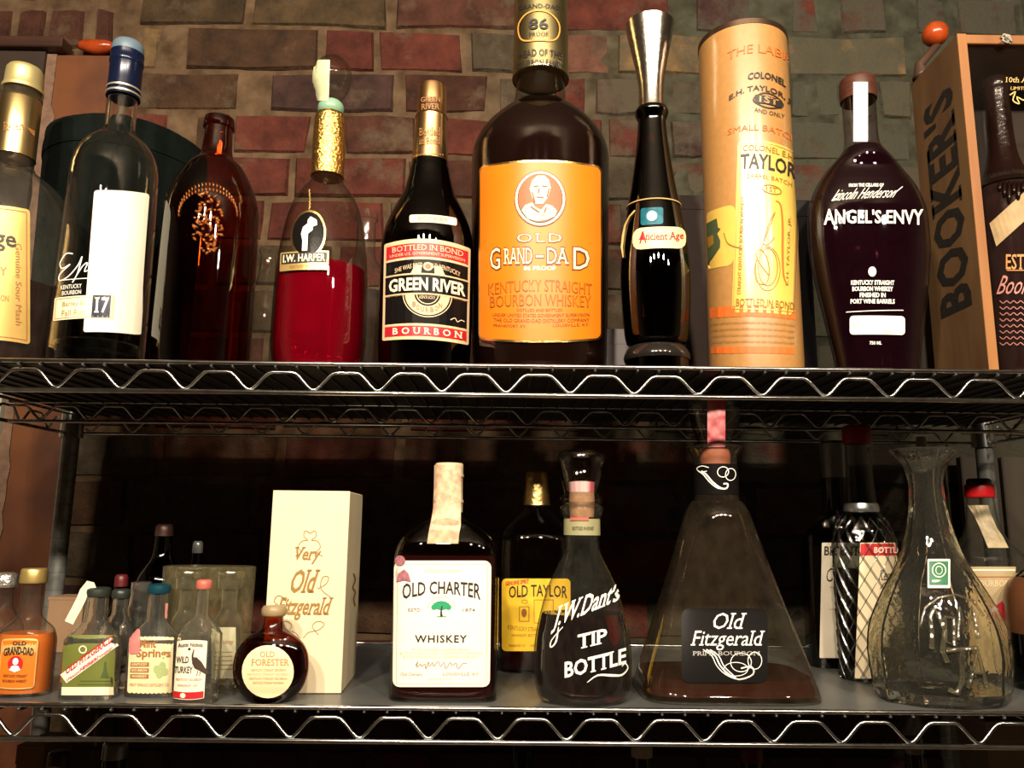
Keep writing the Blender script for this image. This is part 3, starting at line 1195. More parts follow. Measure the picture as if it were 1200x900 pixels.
for k in range(26):
    a = math.pi * k / 25
    for q in (0, 1):
        cx, cy = 243 - 34 * math.cos(a), 252 - (30 + 6 * q) * math.sin(a)
        P = [b.hit(cx, cy - 2, .0003), b.hit(cx + 1, cy, .0006), b.hit(cx + .5, cy + 2.2, .0003)]
        mbE.tube(P, [.0006, .0012, .0006], 5)
o = mbE.make('moulded_emblem', emb, b.root, smooth=True)

# 4 pinch decanter with red liquor
b = Bottle('decanter', 'clear tapering decanter half full of bright red liquor with gold neck foil', 372, 422,
           [(422, 48), (417, 53), (395, 54.5), (340, 53.5), (305, 51), (280, 47.5), (258, 43), (240, 37), (228, 30), (218, 22), (210, 18), (195, 15), (140, 14, 0, 1)], G_DARK(), SU, Y=.90)
b.liquid(318, red_liq, k=.955)
b.sleeve('neck_foil', [(208, 19.5, 1), (204, 18.8), (170, 19), (140, 18), (135, 16, 1)], mat('crinkled_gold_foil', (.80, .50, .14), .26, 1.0, bump=1.0, bscale=300), n=40)
b.sleeve('neck_ring', [(134, 13, 1), (130, 15), (124, 14.5), (120, 11, 1)], mat('pale_green_ring', (.20, .36, .24), .35), n=24)
b.sleeve('stopper', [(120, 10, 1), (116, 12), (105, 19), (92, 22.5), (80, 20), (70, 12), (66, 3, 1)], thin_glass('stopper_glass', (.93, .94, .9), (.4, .42, .38), bump=.3), n=28)
Rd = Round(b, [(122, 14.5), (112, 17.5), (95, 23.5), (80, 21.5), (66, 6)])
L_ = Label(Rd, 364, 66, 387, 118, lean=-.03)
L_.plate('tax_strip', mat('pale_green_tax_strip', (.58, .60, .36), .6, vary=.15, scale=80), b.root, r=1, off=.0006, box=(366, 70, 386, 118))
P = [b.hit(363 + math.sin(t * 3) * .6, 222 + 24 * t, .0012) for t in [k / 12 for k in range(13)]]
mbc = MB()
for i in range(0, 12):
    mbc.tube([P[i], P[i] * .5 + P[i + 1] * .5 + Vector((.0006 * (-1) ** i, 0, 0)), P[i + 1]], .0009, 5)
mbc.make('chain', GO, b.root, smooth=True)
L_ = Label(b, 325, 245, 420, 322, arc=(3, 3), lean=-.05)
L_.plate('oval_medallion', GO, b.root, shape='ellipse', box=(340.5, 246, 381.5, 303), off=.0006)
md = lab_of(b, 'oval_medallion')
L_.disc(361, 274, 18.3, 25.5, black_paper, off=.0010)
L_.fill([(363, 254), (370, 258), (371, 264), (366, 266), (366, 270), (361, 274), (361, 294), (355, 294), (355, 282), (353, 274), (355, 266), (360, 262), (360, 258)], WH, off=.0014)
L_.stroke([(358, 268), (355, 276), (358, 283)], 1.5, WH, off=.0014)
L_.done(md)
L_.plate('paper_label', gold_ink, b.root, box=(330, 294, 386, 316), r=1, off=.0008)
L_.rect(332, 296, 384, 308, IN, off=.0012)
L_.text('I.W. HARPER', 334, 297.5, 382, 306.5, PAP, bold=.025, off=.0016)
L_.text('KENTUCKY BOURBON', 342, 310, 376, 314, brown_ink, off=.0014)
L_.done(lab_of(b))

# 5 black and red label bottle
b = Bottle('whiskey_bottle', 'dark brown bottle with black and red label and copper gold capsule', 497, 425,
           [(425, 51), (419, 54), (360, 54.5), (300, 54), (282, 52.5), (265, 48), (247, 40), (230, 31), (212, 25.5), (200, 23), (190, 21), (150, 17, 0, 1)], G_BROWN(), SU, Y=.90)
b.liquid(300, whisky_dk)
cap_m = mat('copper_gold_capsule', (.80, .48, .22), .26, 1.0, bump=.05, bscale=60)
b.sleeve('capsule', [(191, 21.5, 1), (187, 21), (142, 18.2), (139, 19, 1), (137, 17.6, 1), (106, 16.2), (102, 14.5), (101, 12, 1)], cap_m)
Rd = Round(b, [(191, 22), (142, 18.8), (137, 18), (104, 16.6)])
L_ = Label(Rd, 485, 100, 526, 190, arc=(2, 3))
dk = mat('capsule_print', (.28, .13, .05), .5)
L_.text('GREEN', 493, 113, 516, 119, dk, bold=.02); L_.text('RIVER', 494, 121, 515, 128, dk, bold=.02)
L_.text('Bottled', 491, 149, 516, 158, dk, serif=True); L_.text('in Bond', 491, 160, 516, 168, dk, serif=True)
for q in range(14):
    L_.disc(485 + q * 2.6, 180, .8, 1.0, dk, off=.0008, n=6)
L_.done([c for c in b.root.children if c.name.startswith('capsule')][0])
L_ = Label(b, 480, 250, 536, 264, arc=(2, 2), slope=.07)
L_.plate('shoulder_strip', PAP, b.root, r=2, box=(480, 252, 535, 261)); L_.text('KENTUCKY BOURBON', 490, 254, 524, 259, RE, off=.0009)
L_.done([c for c in b.root.children if c.name.startswith('shoulder_strip')][0])
L_ = Label(b, 449.5, 280, 550, 398, arc=(9, 4), slope=.05, lean=-.02)
lg = mat('tan_border_paper', (.72, .52, .30), .45)
L_.plate('paper_label', lg, b.root, r=2)
red_p = mat('crimson_label_red', (.45, .010, .022), .45)
L_.rect(452.5, 285, 547, 301, red_p, off=.0008); L_.rect(452.5, 304, 547, 320, black_paper, off=.0008)
L_.rect(452.5, 322.5, 547, 343, black_paper, off=.0008); L_.rect(452.5, 346, 547, 379, black_paper, off=.0008)
L_.rect(452.5, 382, 547, 394, red_p, off=.0008)
L_.text('BOTTLED IN BOND', 459, 287, 541, 293.5, lg, serif=True, off=.0012)
L_.text('UNDER U.S. GOVERNMENT SUPERVISION', 457, 295.5, 543, 299, lg, off=.0012)
L_.text('SHE WAS BRED IN OLD KENTUCKY', 463, 308, 538, 313.5, lg, arc=5, off=.0012)
for sgn, r_, w_ in ((1, 20.5, 10.5), (1, 28, 1), (1, 12.5, 1)):
    L_.stroke([(501 - r_ * math.cos(a), 344 + r_ * .98 * math.sin(a)) for a in [math.pi * k / 24 for k in range(25)]], w_, lg, sub=1, off=.0011)
L_.fill([(481, 321), (486, 311), (494, 311), (493, 321)], lg, off=.0011); L_.fill([(521, 321), (516, 311), (508, 311), (509, 321)], lg, off=.0011)
L_.disc(501, 312.5, 5.5, 5, lg, off=.0012); L_.disc(501, 312.5, 3.4, 3.2, dk, off=.0014)
L_.rect(452.5, 322.5, 547, 343, black_paper, off=.0013)
L_.line(452, 321.5, 548, 321.5, 1.4, lg, off=.0015); L_.line(452, 344.5, 548, 344.5, 1.4, lg, off=.0015)
L_.text('GREEN RIVER', 457, 325.5, 544, 341, PAP, bold=.03, off=.0017)
L_.text('KENTUCKY', 492, 347, 510, 350.5, lg, off=.0015)
for q, ch in enumerate('BOURBON'):
    a = math.pi * (.24 + .52 * q / 6)
    L_.text(ch, 501 - 20.5 * math.cos(a) - 2, 343 + 20.5 * math.sin(a) - 3, 501 - 20.5 * math.cos(a) + 2, 343 + 20.5 * math.sin(a) + 3, dk, bold=.02, off=.0016)
L_.text('BOURBON', 462, 384, 542, 392, PAP, bold=.02, serif=True, spacing=1.7, off=.0012)
L_.stroke([(528, 372), (533, 369), (536, 373), (540, 370), (544, 371)], .8, PAP, off=.0012)
for q in range(34):
    L_.disc(452 + q * 2.88, 282.3, .6, .6, PAP, off=.001, n=6); L_.disc(452 + q * 2.88, 302.6, .6, .6, PAP, off=.001, n=6); L_.disc(452 + q * 2.88, 380.5, .6, .6, PAP, off=.001, n=6)
L_.done(lab_of(b))

# 6 giant orange label bottle
b = Bottle('whiskey_bottle', 'giant dark bottle with broad orange portrait label, tallest on the upper shelf', 632, 426,
           [(426, 74), (418, 79), (300, 80), (200, 80), (182, 79), (168, 74), (155, 65), (143, 53), (133, 41), (127, 33), (120, 30.5), (108, 29), (96, 28, 0, 1), (60, 27)], G_DARK(), SU, Y=.915, n=56)
b.liquid(129, mat('black_whiskey', (.012, .004, .003), .04, trans=.3, ior=1.34), k=.975)
dg = mat('dull_gold_capsule', (.50, .42, .20), .32, 1.0, bump=.08, bscale=80)
b.sleeve('capsule', [(93, 33.5, 1), (90, 33), (40, 31.5), (0, 30), (-40, 28.5), (-62, 27, 1), (-64, 24, 1)], dg)
Rd = Round(b, [(93, 34), (40, 31.9), (0, 30.5), (-40, 28.9)])
L_ = Label(Rd, 600, 0, 664, 92, arc=(4, 6))
L_.text('HEAD OF THE', 607, 57, 660, 65, IN, bold=.01); L_.text('BOURBON FAMILY', 603, 69, 663, 77, IN, bold=.01)
L_.text('86', 619, 21, 643, 34, IN, bold=.02); L_.text('PROOF', 620, 37, 643, 42, IN)
L_.stroke([(631, 12), (645, 15), (655, 25), (655, 38), (648, 46), (631, 47), (614, 46), (608, 38), (608, 25), (617, 15)], 1.6, mat('orange_ink', (.75, .30, .06), .5), closed=True)
L_.text('GRAND-DAD', 607, 4, 657, 9, IN, bold=.01)
L_.done([c for c in b.root.children if c.name.startswith('capsule')][0])
L_ = Label(b, 563, 190, 703.5, 399, arc=(7, -3))
L_.plate('gold_border', GO, b.root, r=7, box=(561, 187.5, 705.5, 401.5), off=.0002, nx=24)
orange_p = mat('orange_label_paper', (.78, .18, .005), .42, vary=.06, scale=20)
L_.plate('paper_label', orange_p, b.root, r=6, off=.0005, nx=24)
ob = mat('orange_brown_ink', (.14, .035, .006), .5)
cr_ = mat('cream_ink', (.90, .72, .48), .5)
L_.disc(633, 233, 30, 33, ob, off=.0012, n=32); L_.disc(633, 233, 28.8, 31.8, cr_, off=.0015, n=32); L_.disc(633, 233, 26, 29, IN, off=.0018, n=32)
L_.disc(633, 233, 25, 28, mat('portrait_ground', (.40, .10, .03), .5), off=.0021, n=32)
# portrait: shoulders, head, hair
L_.fill([(612, 247), (616, 241), (624, 238), (627, 243), (634, 247), (640, 240), (647, 242), (652, 248), (650, 254), (641, 258), (630, 260), (619, 257)], cr_, off=.0024)
L_.fill([(624, 212), (630, 207), (638, 207), (643, 212), (645, 221), (642, 232), (636, 240), (628, 240), (624, 232), (621, 222)], cr_, off=.0027)
for a in ((626, 220, 631, 219), (635, 219, 641, 220), (629, 232, 637, 233), (632, 222, 631, 228), (624, 226, 627, 238), (643, 222, 641, 232), (622, 243, 632, 250), (640, 244, 636, 254)):
    L_.line(*a, 1.5, ob, off=.003, n=2)
L_.text('HEAD OF THE BOURBON FAMILY', 615, 250.5, 651, 254.5, cr_, arc=-6, off=.003)
L_.text('OLD', 605, 273, 659, 285, ob, bold=.03, serif=True, spacing=1.2); L_.text('OLD', 606.3, 274, 657.7, 284, cr_, bold=-.005, serif=True, spacing=1.2, off=.0013)
for s_, a_, b_ in (('G', 574, 588), ('RAND', 590, 625), ('DA', 640, 667), ('D', 670, 691)):
    big = s_ in ('G', 'D')
    yt, yb = (287, 318) if big else (289, 311)
    if s_ == 'G' or s_ == 'D':
        yt, yb = 288, 317
    L_.text(s_, a_, yt + (0 if big else 0), b_, yb, ob, bold=.055, serif=True)
    L_.text(s_, a_ + 1.2, yt + 1.6, b_ - 1.2, yb - 1.6, cr_, bold=0.0, serif=True, off=.0013)
L_.rect(627, 298.5, 638, 303, ob); L_.rect(628, 299.5, 637, 302, cr_, off=.0013)
L_.text('86 PROOF', 614, 312, 651, 317, WH, bold=.02)
L_.text('KENTUCKY STRAIGHT', 573, 328, 693, 342, ob, bold=.0, arc=5); L_.text('KENTUCKY STRAIGHT', 574, 329.2, 692, 341, orange_p, bold=-.03, arc=5, off=.0013)
L_.text('BOURBON WHISKEY', 575, 345, 692, 359, ob, arc=3); L_.text('BOURBON WHISKEY', 576, 346.2, 691, 358, orange_p, bold=-.03, arc=3, off=.0013)
L_.text('DISTILLED AND BOTTLED', 606, 362, 659, 365.5, ob); L_.text('UNDER UNITED STATES GOVERNMENT SUPERVISION', 578, 368, 690, 372, ob)
L_.text('THE OLD GRAND-DAD DISTILLERY COMPANY', 579, 374, 690, 378.5, ob); L_.text('FRANKFORT, KY.', 579, 381, 617, 385, ob); L_.text('LOUISVILLE, KY.', 648, 380, 690, 384, ob)
L_.done(lab_of(b))

# 7 slim bottle topped by a jigger
b = Bottle('slim_decanter', 'slim dark brown bottle with a silver jigger upside on its neck and twine tag', 770, 424,
           [(424, 36, 0, 1), (419, 37), (412, 35), (406, 31, 0, 1), (400, 36), (370, 39), (335, 40.5), (305, 39.5), (275, 35.5), (245, 30.5), (215, 25), (185, 20.5), (160, 17.5), (142, 16, 0, 1), (138, 18), (133, 19.5), (129, 18, 0, 1), (128, 14, 0, 1)],
           thin_glass('near_black_brown_glass', (.05, .018, .012), (.01, .004, .003), refl=.07), SU, Y=.885, open_top=False)
b.liquid(380, whisky_dk)
b.sleeve('jigger', [(128, 14.5, 1), (122, 14), (105, 14.2), (90, 16), (70, 20), (48, 25), (30, 28.5, 1), (29, 27.5, 1), (48, 24), (70, 19), (90, 15), (95, 2, 1)], mat('worn_silver', (.62, .56, .49), .22, 1.0, vary=.25, scale=120, bump=.15, bscale=150), cap0=False, cap1=False, n=36)
b.sleeve('base_ring', [(424, 38, 1), (420, 39), (413, 36.5), (408, 33, 1)], mat('smoky_base', (.02, .016, .014), .12, .3), cap0=False, cap1=False)
tw = mat('straw_twine', (.55, .36, .14), .8)
rw = b.at(b.zz(243))[1] + .0012
rw2 = b.zz(243)
P = [(b.X + rw * math.cos(2 * math.pi * k / 30), b.Y + rw * math.sin(2 * math.pi * k / 30), rw2 + .0022 * math.sin(2 * math.pi * k / 30)) for k in range(30)]
mbt = MB(); mbt.tube(P, .0009, 5, closed=True)
P = [b.hit(*q, .0014) for q in ((745, 247), (739, 254), (734, 264), (731, 276), (730, 290), (731.5, 302))]
mbt.tube(P, [.0009, .0012, .0015, .0018, .0015, .0008], 6)
mbt.make('twine', tw, b.root, smooth=True)
L_ = Label(b, 735, 235, 808, 300, arc=(2, 3), slope=-.03)
L_.plate('teal_seal', mat('teal_seal_paper', (.012, .15, .21), .3, .2, vary=.5, scale=120), b.root, r=3, box=(751, 243, 777, 263), off=.0007)
L_.disc(764, 253, 6, 6, mat('pale_blue', (.35, .62, .70), .4), off=.0012)
L_.done(lab_of(b, 'teal_seal'))
L_.plate('paper_label', mat('parchment_scroll', (.84, .68, .38), .5, vary=.15, scale=60), b.root, r=9, box=(742, 266, 803, 291), off=.0009)
L_.text('Ancient Age', 749, 273, 800, 284, RE, serif=True, bold=.01, arc=-2, off=.0014); L_.text('A', 750, 270, 758, 284, RE, bold=.02, off=.0016)
L_.done(lab_of(b))

# 8 cardboard tube
b = Bottle('cardboard_tube', 'tall tan cardboard tube with pale yellow wraparound label and dark lettering', 886, 428,
           [(428, 53, 0, 1), (427, 53.5, 0, 1), (240, 51.5, 0, 0), (54, 50, 0, 1), (53, 49, 0, 1)], None, SU, Y=.895, cat='packaging', n=64)
V, Fc = loft(b.X, b.Y, b.rows, 64)
tube = obj('tube_body', V, Fc, kraft, b.root, smooth=True, angle=40)
b.sleeve('lid_rim', [(58, 50.6, 1), (52.5, 50.6, 1)], mat('dark_tin_rim', (.10, .06, .04), .3, .8), n=64)
L_ = Label(b, 826, 60, 934, 428, arc=(24, 0), lean=-.035)
orange_i = mat('faded_orange_ink', (.62, .13, .02), .5)
L_.text('THE LABEL', 846, 52, 926, 62, orange_i, off=.0009)
L_.text('COLONEL', 871, 84, 915, 92, IN, bold=.03, arc=2)
L_.text('E.H. TAYLOR, JR', 850, 100, 928, 108, IN, bold=.02, arc=6)
L_.stroke([(878, 117), (886, 110), (896, 108), (906, 110), (913, 116), (906, 122), (896, 125), (886, 123)], 1.6, IN, closed=True)
L_.rect(880, 111.5, 911, 121, IN, off=.0011); L_.text('1ST', 885, 112.5, 907, 120, kraft, bold=.02, off=.0014)
L_.text('AND ONLY', 880, 128, 915, 133, IN, arc=-2)
L_.text('SMALL BATCH', 850, 146, 930, 153, orange_i)
L_.rect(828, 358, 936, 371, orange_i, off=.0006); L_.rect(828, 406, 936, 414, orange_i, off=.0006)
for q in range(4):
    L_.text('whiskey made small batch bourbon distilled pure sour mash since old iron fire copper', 830, 376 + q * 7.4, 936, 380.5 + q * 7.4, brown_ink)
L_.plate('paper_label', yellow_paper, b.root, r=5, box=(862, 164, 932.5, 366), off=.0005, nx=20)
L_.plate('side_label', yellow_paper, b.root, r=8, box=(825.2, 238, 862, 310), off=.0004, nx=8)
L_.frame(864, 167, 935, 362, .7, gold_ink, off=.0011)
L_.text('COLONEL E.H.', 868, 170, 928, 177, mat('ochre_ink', (.26, .13, .015), .5), bold=.01, off=.0012)
L_.text('TAYLOR', 866, 180, 930, 198, IN, bold=.02, off=.0013)
L_.text('BARREL BATCH', 874, 204, 926, 209, MATS['ochre_ink'], off=.0012)
L_.ring(903, 220, 11, 5, 1.0, MATS['ochre_ink'], off=.0012); L_.text('1ST', 897, 217, 909, 223, MATS['ochre_ink'], off=.0012)
L_.text('STRAIGHT KENTUCKY BOURBON WHISKEY', 868, 230, 872, 345, MATS['ochre_ink'], vert=1, off=.0012)
L_.text('E.H. TAYLOR, JR.', 923, 245, 927, 330, MATS['ochre_ink'], vert=1, off=.0012)
L_.stroke([(908, 232), (914, 236), (917, 260), (918, 290), (920, 318), (924, 329)], [.8, 1.6, 2.2, 2.4, 2, .8], orange_i, off=.0012)
L_.stroke([(904, 322), (895, 312), (888, 300), (892, 292), (900, 300), (904, 318), (900, 332), (890, 330), (887, 312), (894, 290), (903, 262), (908, 245), (901, 262), (896, 285), (903, 284), (908, 276)], .9, MATS['ochre_ink'], off=.0012)
L_.ring(902, 312, 11, 22, .8, MATS['ochre_ink'], off=.0012); L_.ring(902, 314, 14, 26, .7, MATS['ochre_ink'], off=.0012)
L_.text('BOTTLED IN BOND', 867, 350, 934, 359, MATS['ochre_ink'], bold=.01, off=.0012)
gp = mat('green_portrait_ink', (.05, .07, .03), .5)
L_.fill([(829, 252), (841, 250), (843, 262), (846, 264), (842, 268), (846, 278), (846, 286), (840, 294), (834, 301), (828, 303)], gp, off=.0013)
L_.fill([(831, 270), (838, 269), (839, 280), (833, 284)], MATS['ochre_ink'], off=.0016)
L_.stroke([(850, 270), (854, 282), (862, 288), (872, 291)], 1, MATS['ochre_ink'], off=.0013)
L_.done(lab_of(b))

# 9 purple bottle with white print
b = Bottle('whiskey_bottle', 'dark purple waisted bottle with white printed lettering and brown cap with white strip', 1028, 427,
           [(427, 46), (420, 49.5), (400, 53), (370, 58), (335, 64), (300, 68.5), (270, 69), (245, 66.5), (222, 58), (204, 46), (190, 33), (180, 24), (172, 20), (160, 18.5), (140, 18.5), (119, 18.5, 0, 1)],
           thin_glass('faint_violet_glass', (.85, .80, .86), (.3, .26, .3), refl=.06), SU, Y=.88, dr=.52, p=2.3, n=56)
b.liquid(176, mat('port_purple_liquor', (.075, .016, .030), .03, trans=.9, ior=1.34, color2=(.06, .014, .028)), k=.94)
b.sleeve('cap', [(119, 19.5, 1), (117, 20.5), (98, 20), (94, 18, 1)], mat('walnut_stopper', (.075, .022, .012), .45, vary=.4, scale=60, stretch=(1, 1, 6)), n=32)
Rd = Round(b, [(175, 20), (119, 20.2), (95, 20.6)])
L_ = Label(Rd, 1000, 94, 1020, 168)
L_.plate('tax_strip', mat('white_satin_strip', (.80, .80, .78), .35, vary=.15, scale=200, stretch=(5, 5, .5)), b.root, r=.5, box=(1000, 96, 1017, 166), off=.0008)
L_ = Label(b, 955, 200, 1085, 420, arc=(3, 2))
L_.text('FROM THE CELLARS OF', 995, 215, 1035, 219, WH, bold=.03)
L_.text('Lincoln Henderson', 979, 220, 1050, 233, WH, ital=.7, bold=-.005, rise=3)
L_.stroke([(984, 234), (978, 231), (984, 226)], .9, WH)
L_.stroke([(1044, 227), (1050, 224), (1057, 218)], .9, WH)
L_.text("ANGEL'S ENVY", 966, 246, 1081, 262, WH, bold=.02, grow=.25)
L_.disc(1022, 318.5, 4.6, 5.8, WH)
for q, s_ in enumerate(('KENTUCKY STRAIGHT', 'BOURBON WHISKEY', 'FINISHED IN', 'PORT WINE BARRELS')):
    w_ = (50, 47, 30, 51)[q]
    L_.text(s_, 1022.5 - w_ / 2, 328.5 + q * 7.3, 1022.5 + w_ / 2, 334 + q * 7.3, WH, bold=.03)
L_.line(992, 365.5, 1058, 363, .9, WH)
L_.text('750 ML', 1019, 400, 1033, 404, WH, bold=.02)
L_.done(b.body)
L_.plate('white_panel', WH, b.root, r=4, box=(996, 370, 1060, 392), off=.0006)
L_.text('EST.', 1001, 380, 1008, 384, gold_ink); L_.text('2006', 1033, 387, 1044, 390, gold_ink)
L_.done(lab_of(b, 'white_panel'))

# 10 wooden presentation box with a bottle in it
oak = mat('oiled_box_wood', (.33, .14, .036), .5, vary=.4, scale=14, stretch=(1, 1, .18), color2=(.16, .052, .014), bump=.15, bscale=90)
oak_d = mat('dark_box_side', (.145, .078, .031), .6, vary=.4, scale=20, stretch=(1, 1, .25), color2=(.085, .040, .016), bump=.2, bscale=80)  # side boards, in a darker tone than the edge and top
fy_, by_ = .862, .972
xa = atY(1163, 430, fy_).x
ztop = z_at(xa, fy_, 40)
t_ = .0105
wbx = .155
bx = thing('wooden_presentation_box', 'open fronted wooden box with black stencilled letters on its side', 'box', (xa + wbx / 2, (fy_ + by_) / 2, SU))


def plank(nm, a, b_, m):
    mb = MB(); mb.bbox_bevel(a, b_, .0008)
    return mb.make(nm, m, bx)


side = plank('side_panel', (xa - t_ * .4, fy_, SU), (xa + t_ * .6, by_, ztop), oak_d)
mb = MB(); mb.bbox_bevel((xa - t_ * .4 - .0003, fy_ - .0012, SU), (xa + t_ * .6 + .0003, fy_, ztop), .0003)
mb.make('front_edge', oak, side)
plank('side_panel', (xa + wbx, fy_, SU), (xa + wbx + t_, by_, ztop), oak_d)
plank('bottom_panel', (xa + t_ * .6 + .0003, fy_, SU), (xa + wbx - .0003, by_ - .0065, SU + .012), oak)
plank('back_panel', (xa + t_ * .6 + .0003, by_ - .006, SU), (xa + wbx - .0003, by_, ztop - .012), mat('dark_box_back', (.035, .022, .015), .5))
plank('top_panel', (xa + t_ * .6 + .0003, fy_ + .0, ztop - .012), (xa + wbx - .0003, by_, ztop), oak)
# knotted cord on the top panel
mbk = MB()
kx, kz = atY(1177, 47, fy_).x, z_at(xa + .03, fy_, 47)
rk = random.Random(2)
P = [(kx + rk.uniform(-.006, .006), fy_ - .003 + rk.uniform(-.003, .001), kz + rk.uniform(-.007, .007)) for _ in range(16)]
mbk.tube(P, .0013, 5)
mbk.make('knotted_cord', mat('grey_wire_cord', (.30, .27, .22), .6), bx, smooth=True)
# stencil down the side
xs_ = xa - t_ * .4
Pl = Plane((xs_, fy_, SU), (xs_, by_, SU), (xs_, fy_, ztop), bx)


def side_px(y, z):
    return proj((xs_, y, z))


mbl = MB()
P_, F_ = text_geo("BOOKER'S", .035, True, 1.08)
hz0, hz1 = SU + .092, SU + .092 + (ztop - SU) * .66
mbl.add([(xs_ - .0004, fy_ + .018 + v * .070, hz0 + (hz1 - hz0) * u) for u, v in P_], F_)
mbl.make('stencilled_letters', mat('black_stencil_ink', (.015, .012, .01), .6, vary=.5, scale=200), side)
# clear sliding front with gold print
mb = MB(); mb.box((xa + t_ * .6 + .001, fy_ + .004, SU + .0125), (xa + wbx - .001, fy_ + .006, ztop - .0125))
acr = mb.make('clear_front', thin_glass('acrylic_sheet', (.93, .93, .93), (.6, .6, .6), refl=.03), bx)
Pf = Plane((xa, fy_ + .004, SU), (xa + .1, fy_ + .004, SU), (xa, fy_ + .004, ztop), bx)
L_ = Label(Pf, 1140, 60, 1260, 430, slope=.01, lean=-.1)
L_.text('10th Anniversary', 1163, 91, 1228, 99, gold_ink, serif=True, off=.0006); L_.text('LIMITED EDITION', 1170, 102, 1220, 106, gold_ink, off=.0006)
L_.stroke([(1170, 112), (1176, 108), (1174, 118), (1182, 122), (1178, 114), (1188, 118), (1194, 110), (1190, 122), (1200, 118), (1210, 112)], 1.4, gold_ink, off=.0006)
L_.done(acr)
b = Bottle('whiskey_bottle', 'dark red bottle with dripping black wax neck standing inside the wooden box', 1200, 428,
           [(428, 36), (422, 39), (300, 40), (250, 39.5), (228, 34), (210, 25), (192, 16), (175, 13), (150, 12), (110, 11.5, 0, 1), (106, 13), (96, 12.5, 0, 1), (94, 9, 0, 1)],
           G_CLEAR(), SU + .0122, Y=.918)
b.liquid(222, mat('dark_red_bourbon', (.16, .015, .02), .04, trans=.9, ior=1.34))
b.sleeve('wax_seal', [(222, 33.5), (214, 27), (196, 19), (178, 15), (150, 13.5), (112, 13), (106, 14.5), (95, 13.5), (92, 9, 1)], mat('black_sealing_wax', (.018, .007, .005), .2, .2, bump=.7, bscale=70), cap0=False)
drip = MB()
for q in range(9):
    x = 1172 + q * 5.2
    P = [b.hit(x, 214 + t * (10 + 18 * ((q * 7) % 5) / 5), .0015) for t in (0, .35, .7, 1)]
    drip.tube(P, [.002, .0024, .0028, .0014], 6)
drip.make('wax_drips', MATS['black_sealing_wax'], b.root, smooth=True)
L_ = Label(b, 1162, 240, 1240, 420)
L_.text("Booker's", 1172, 322, 1232, 345, mat('pink_print', (.75, .30, .26), .5), ital=.35)
for q in range(8):
    L_.stroke([(1172 + k * 4, 354 + q * 7 + (1.5 if k % 2 else -1.5)) for k in range(15)], .8, MATS['pink_print'])
L_.text('EST', 1179, 298, 1200, 316, mat('orange_print', (.80, .32, .08), .5), serif=True, bold=.01)
L_.line(1180, 317, 1215, 317, 1, MATS['orange_print'])
L_.done(b.body)
L_.plate('diagonal_label', mat('tan_strip_paper', (.62, .43, .22), .6, vary=.2, scale=90), b.root, r=.5, off=.0008, box=(1166, 240, 1170, 244))
dl = lab_of(b, 'diagonal_label')
bpy.data.objects.remove(dl)
V = []; Fc = []
for i in range(11):
    x = 1164 + i * 5; y = 276 - i * 4.6
    V += [b.hit(x - 4, y - 14, .0009), b.hit(x + 4, y + 13, .0009)]
for i in range(10):
    Fc.append((2 * i, 2 * i + 1, 2 * i + 3, 2 * i + 2))
o = obj('diagonal_label', V, Fc, MATS['tan_strip_paper'], b.root)

# things standing behind the upper row
b = Bottle('hat_box', 'round black box standing behind the blue capped bottle', 126, 432, [(432, 84, 0, 1), (200, 86, 0, 0), (185, 84, 0, 0), (175, 78, 0, 0), (168, 66, 0, 1)],
           mat('black_green_felt', (.005, .008, .007), .9, vary=.3, spec=.1), SU, Y=1.10, open_top=False, cat='box', part='box_body', angle=35)
b.sleeve('lid', [(205, 87, 1), (192, 87), (180, 84), (170, 74), (165, 62, 1)], MATS['black_green_felt'], n=40)
b = Bottle('glass_bottle', 'small clear bottle half hidden between amber bottle and red decanter', 306, 432, [(432, 22), (425, 26), (380, 27), (350, 22), (335, 14), (322, 10), (300, 9), (296, 11), (292, 10, 0, 1)], G_CLEAR(), SU, Y=1.0)
b = Bottle('glass_bottle', 'empty clear bottle with plain rim behind the red decanter', 422, 434, [(434, 26), (428, 30), (345, 30), (325, 27), (310, 18), (300, 12), (262, 11), (258, 13.5), (249, 13, 0, 1)], G_CLEAR(), SU, Y=1.02)
b.liquid(345, mat('grey_haze_liquid', (.5, .42, .40), .1, trans=.9))
for nm, lab, x0, x1, yt, Y_, dd, m in (
        ('carton', 'plain dark brown carton behind the tan cardboard tube', 776, 850, 229, 1.04, .06, mat('dark_brown_carton', (.05, .026, .019), .6, vary=.2)),
        ('carton', 'slim black carton standing between tan tube and purple bottle', 918, 957, 236, .955, .05, mat('black_carton', (.006, .005, .006), .4, spec=.1)),
        ('carton', 'small pale lilac carton low behind the slim jigger bottle', 706, 738, 386, 1.03, .04, mat('pale_lilac_carton', (.42, .38, .40), .6)),
        ('carton', 'grey brown carton low behind the purple bottle and wooden box', 1066, 1112, 335, 1.06, .04, mat('grey_brown_carton', (.10, .08, .065), .6))):
    a_, b2 = atY(x0, 400, Y_).x, atY(x1, 400, Y_).x
    zt_ = z_at(a_, Y_, yt)
    r_, o_ = box_thing(nm, lab, 'box', (a_, Y_, SU), (b2, Y_ + dd, zt_), m)
    mb = MB(); mb.bbox_bevel((a_ - .0006, Y_ - .0006, zt_ - .02), (b2 + .0006, Y_ + dd + .0006, zt_ + .0008), .0005)
    mb.make('lid', m, r_)

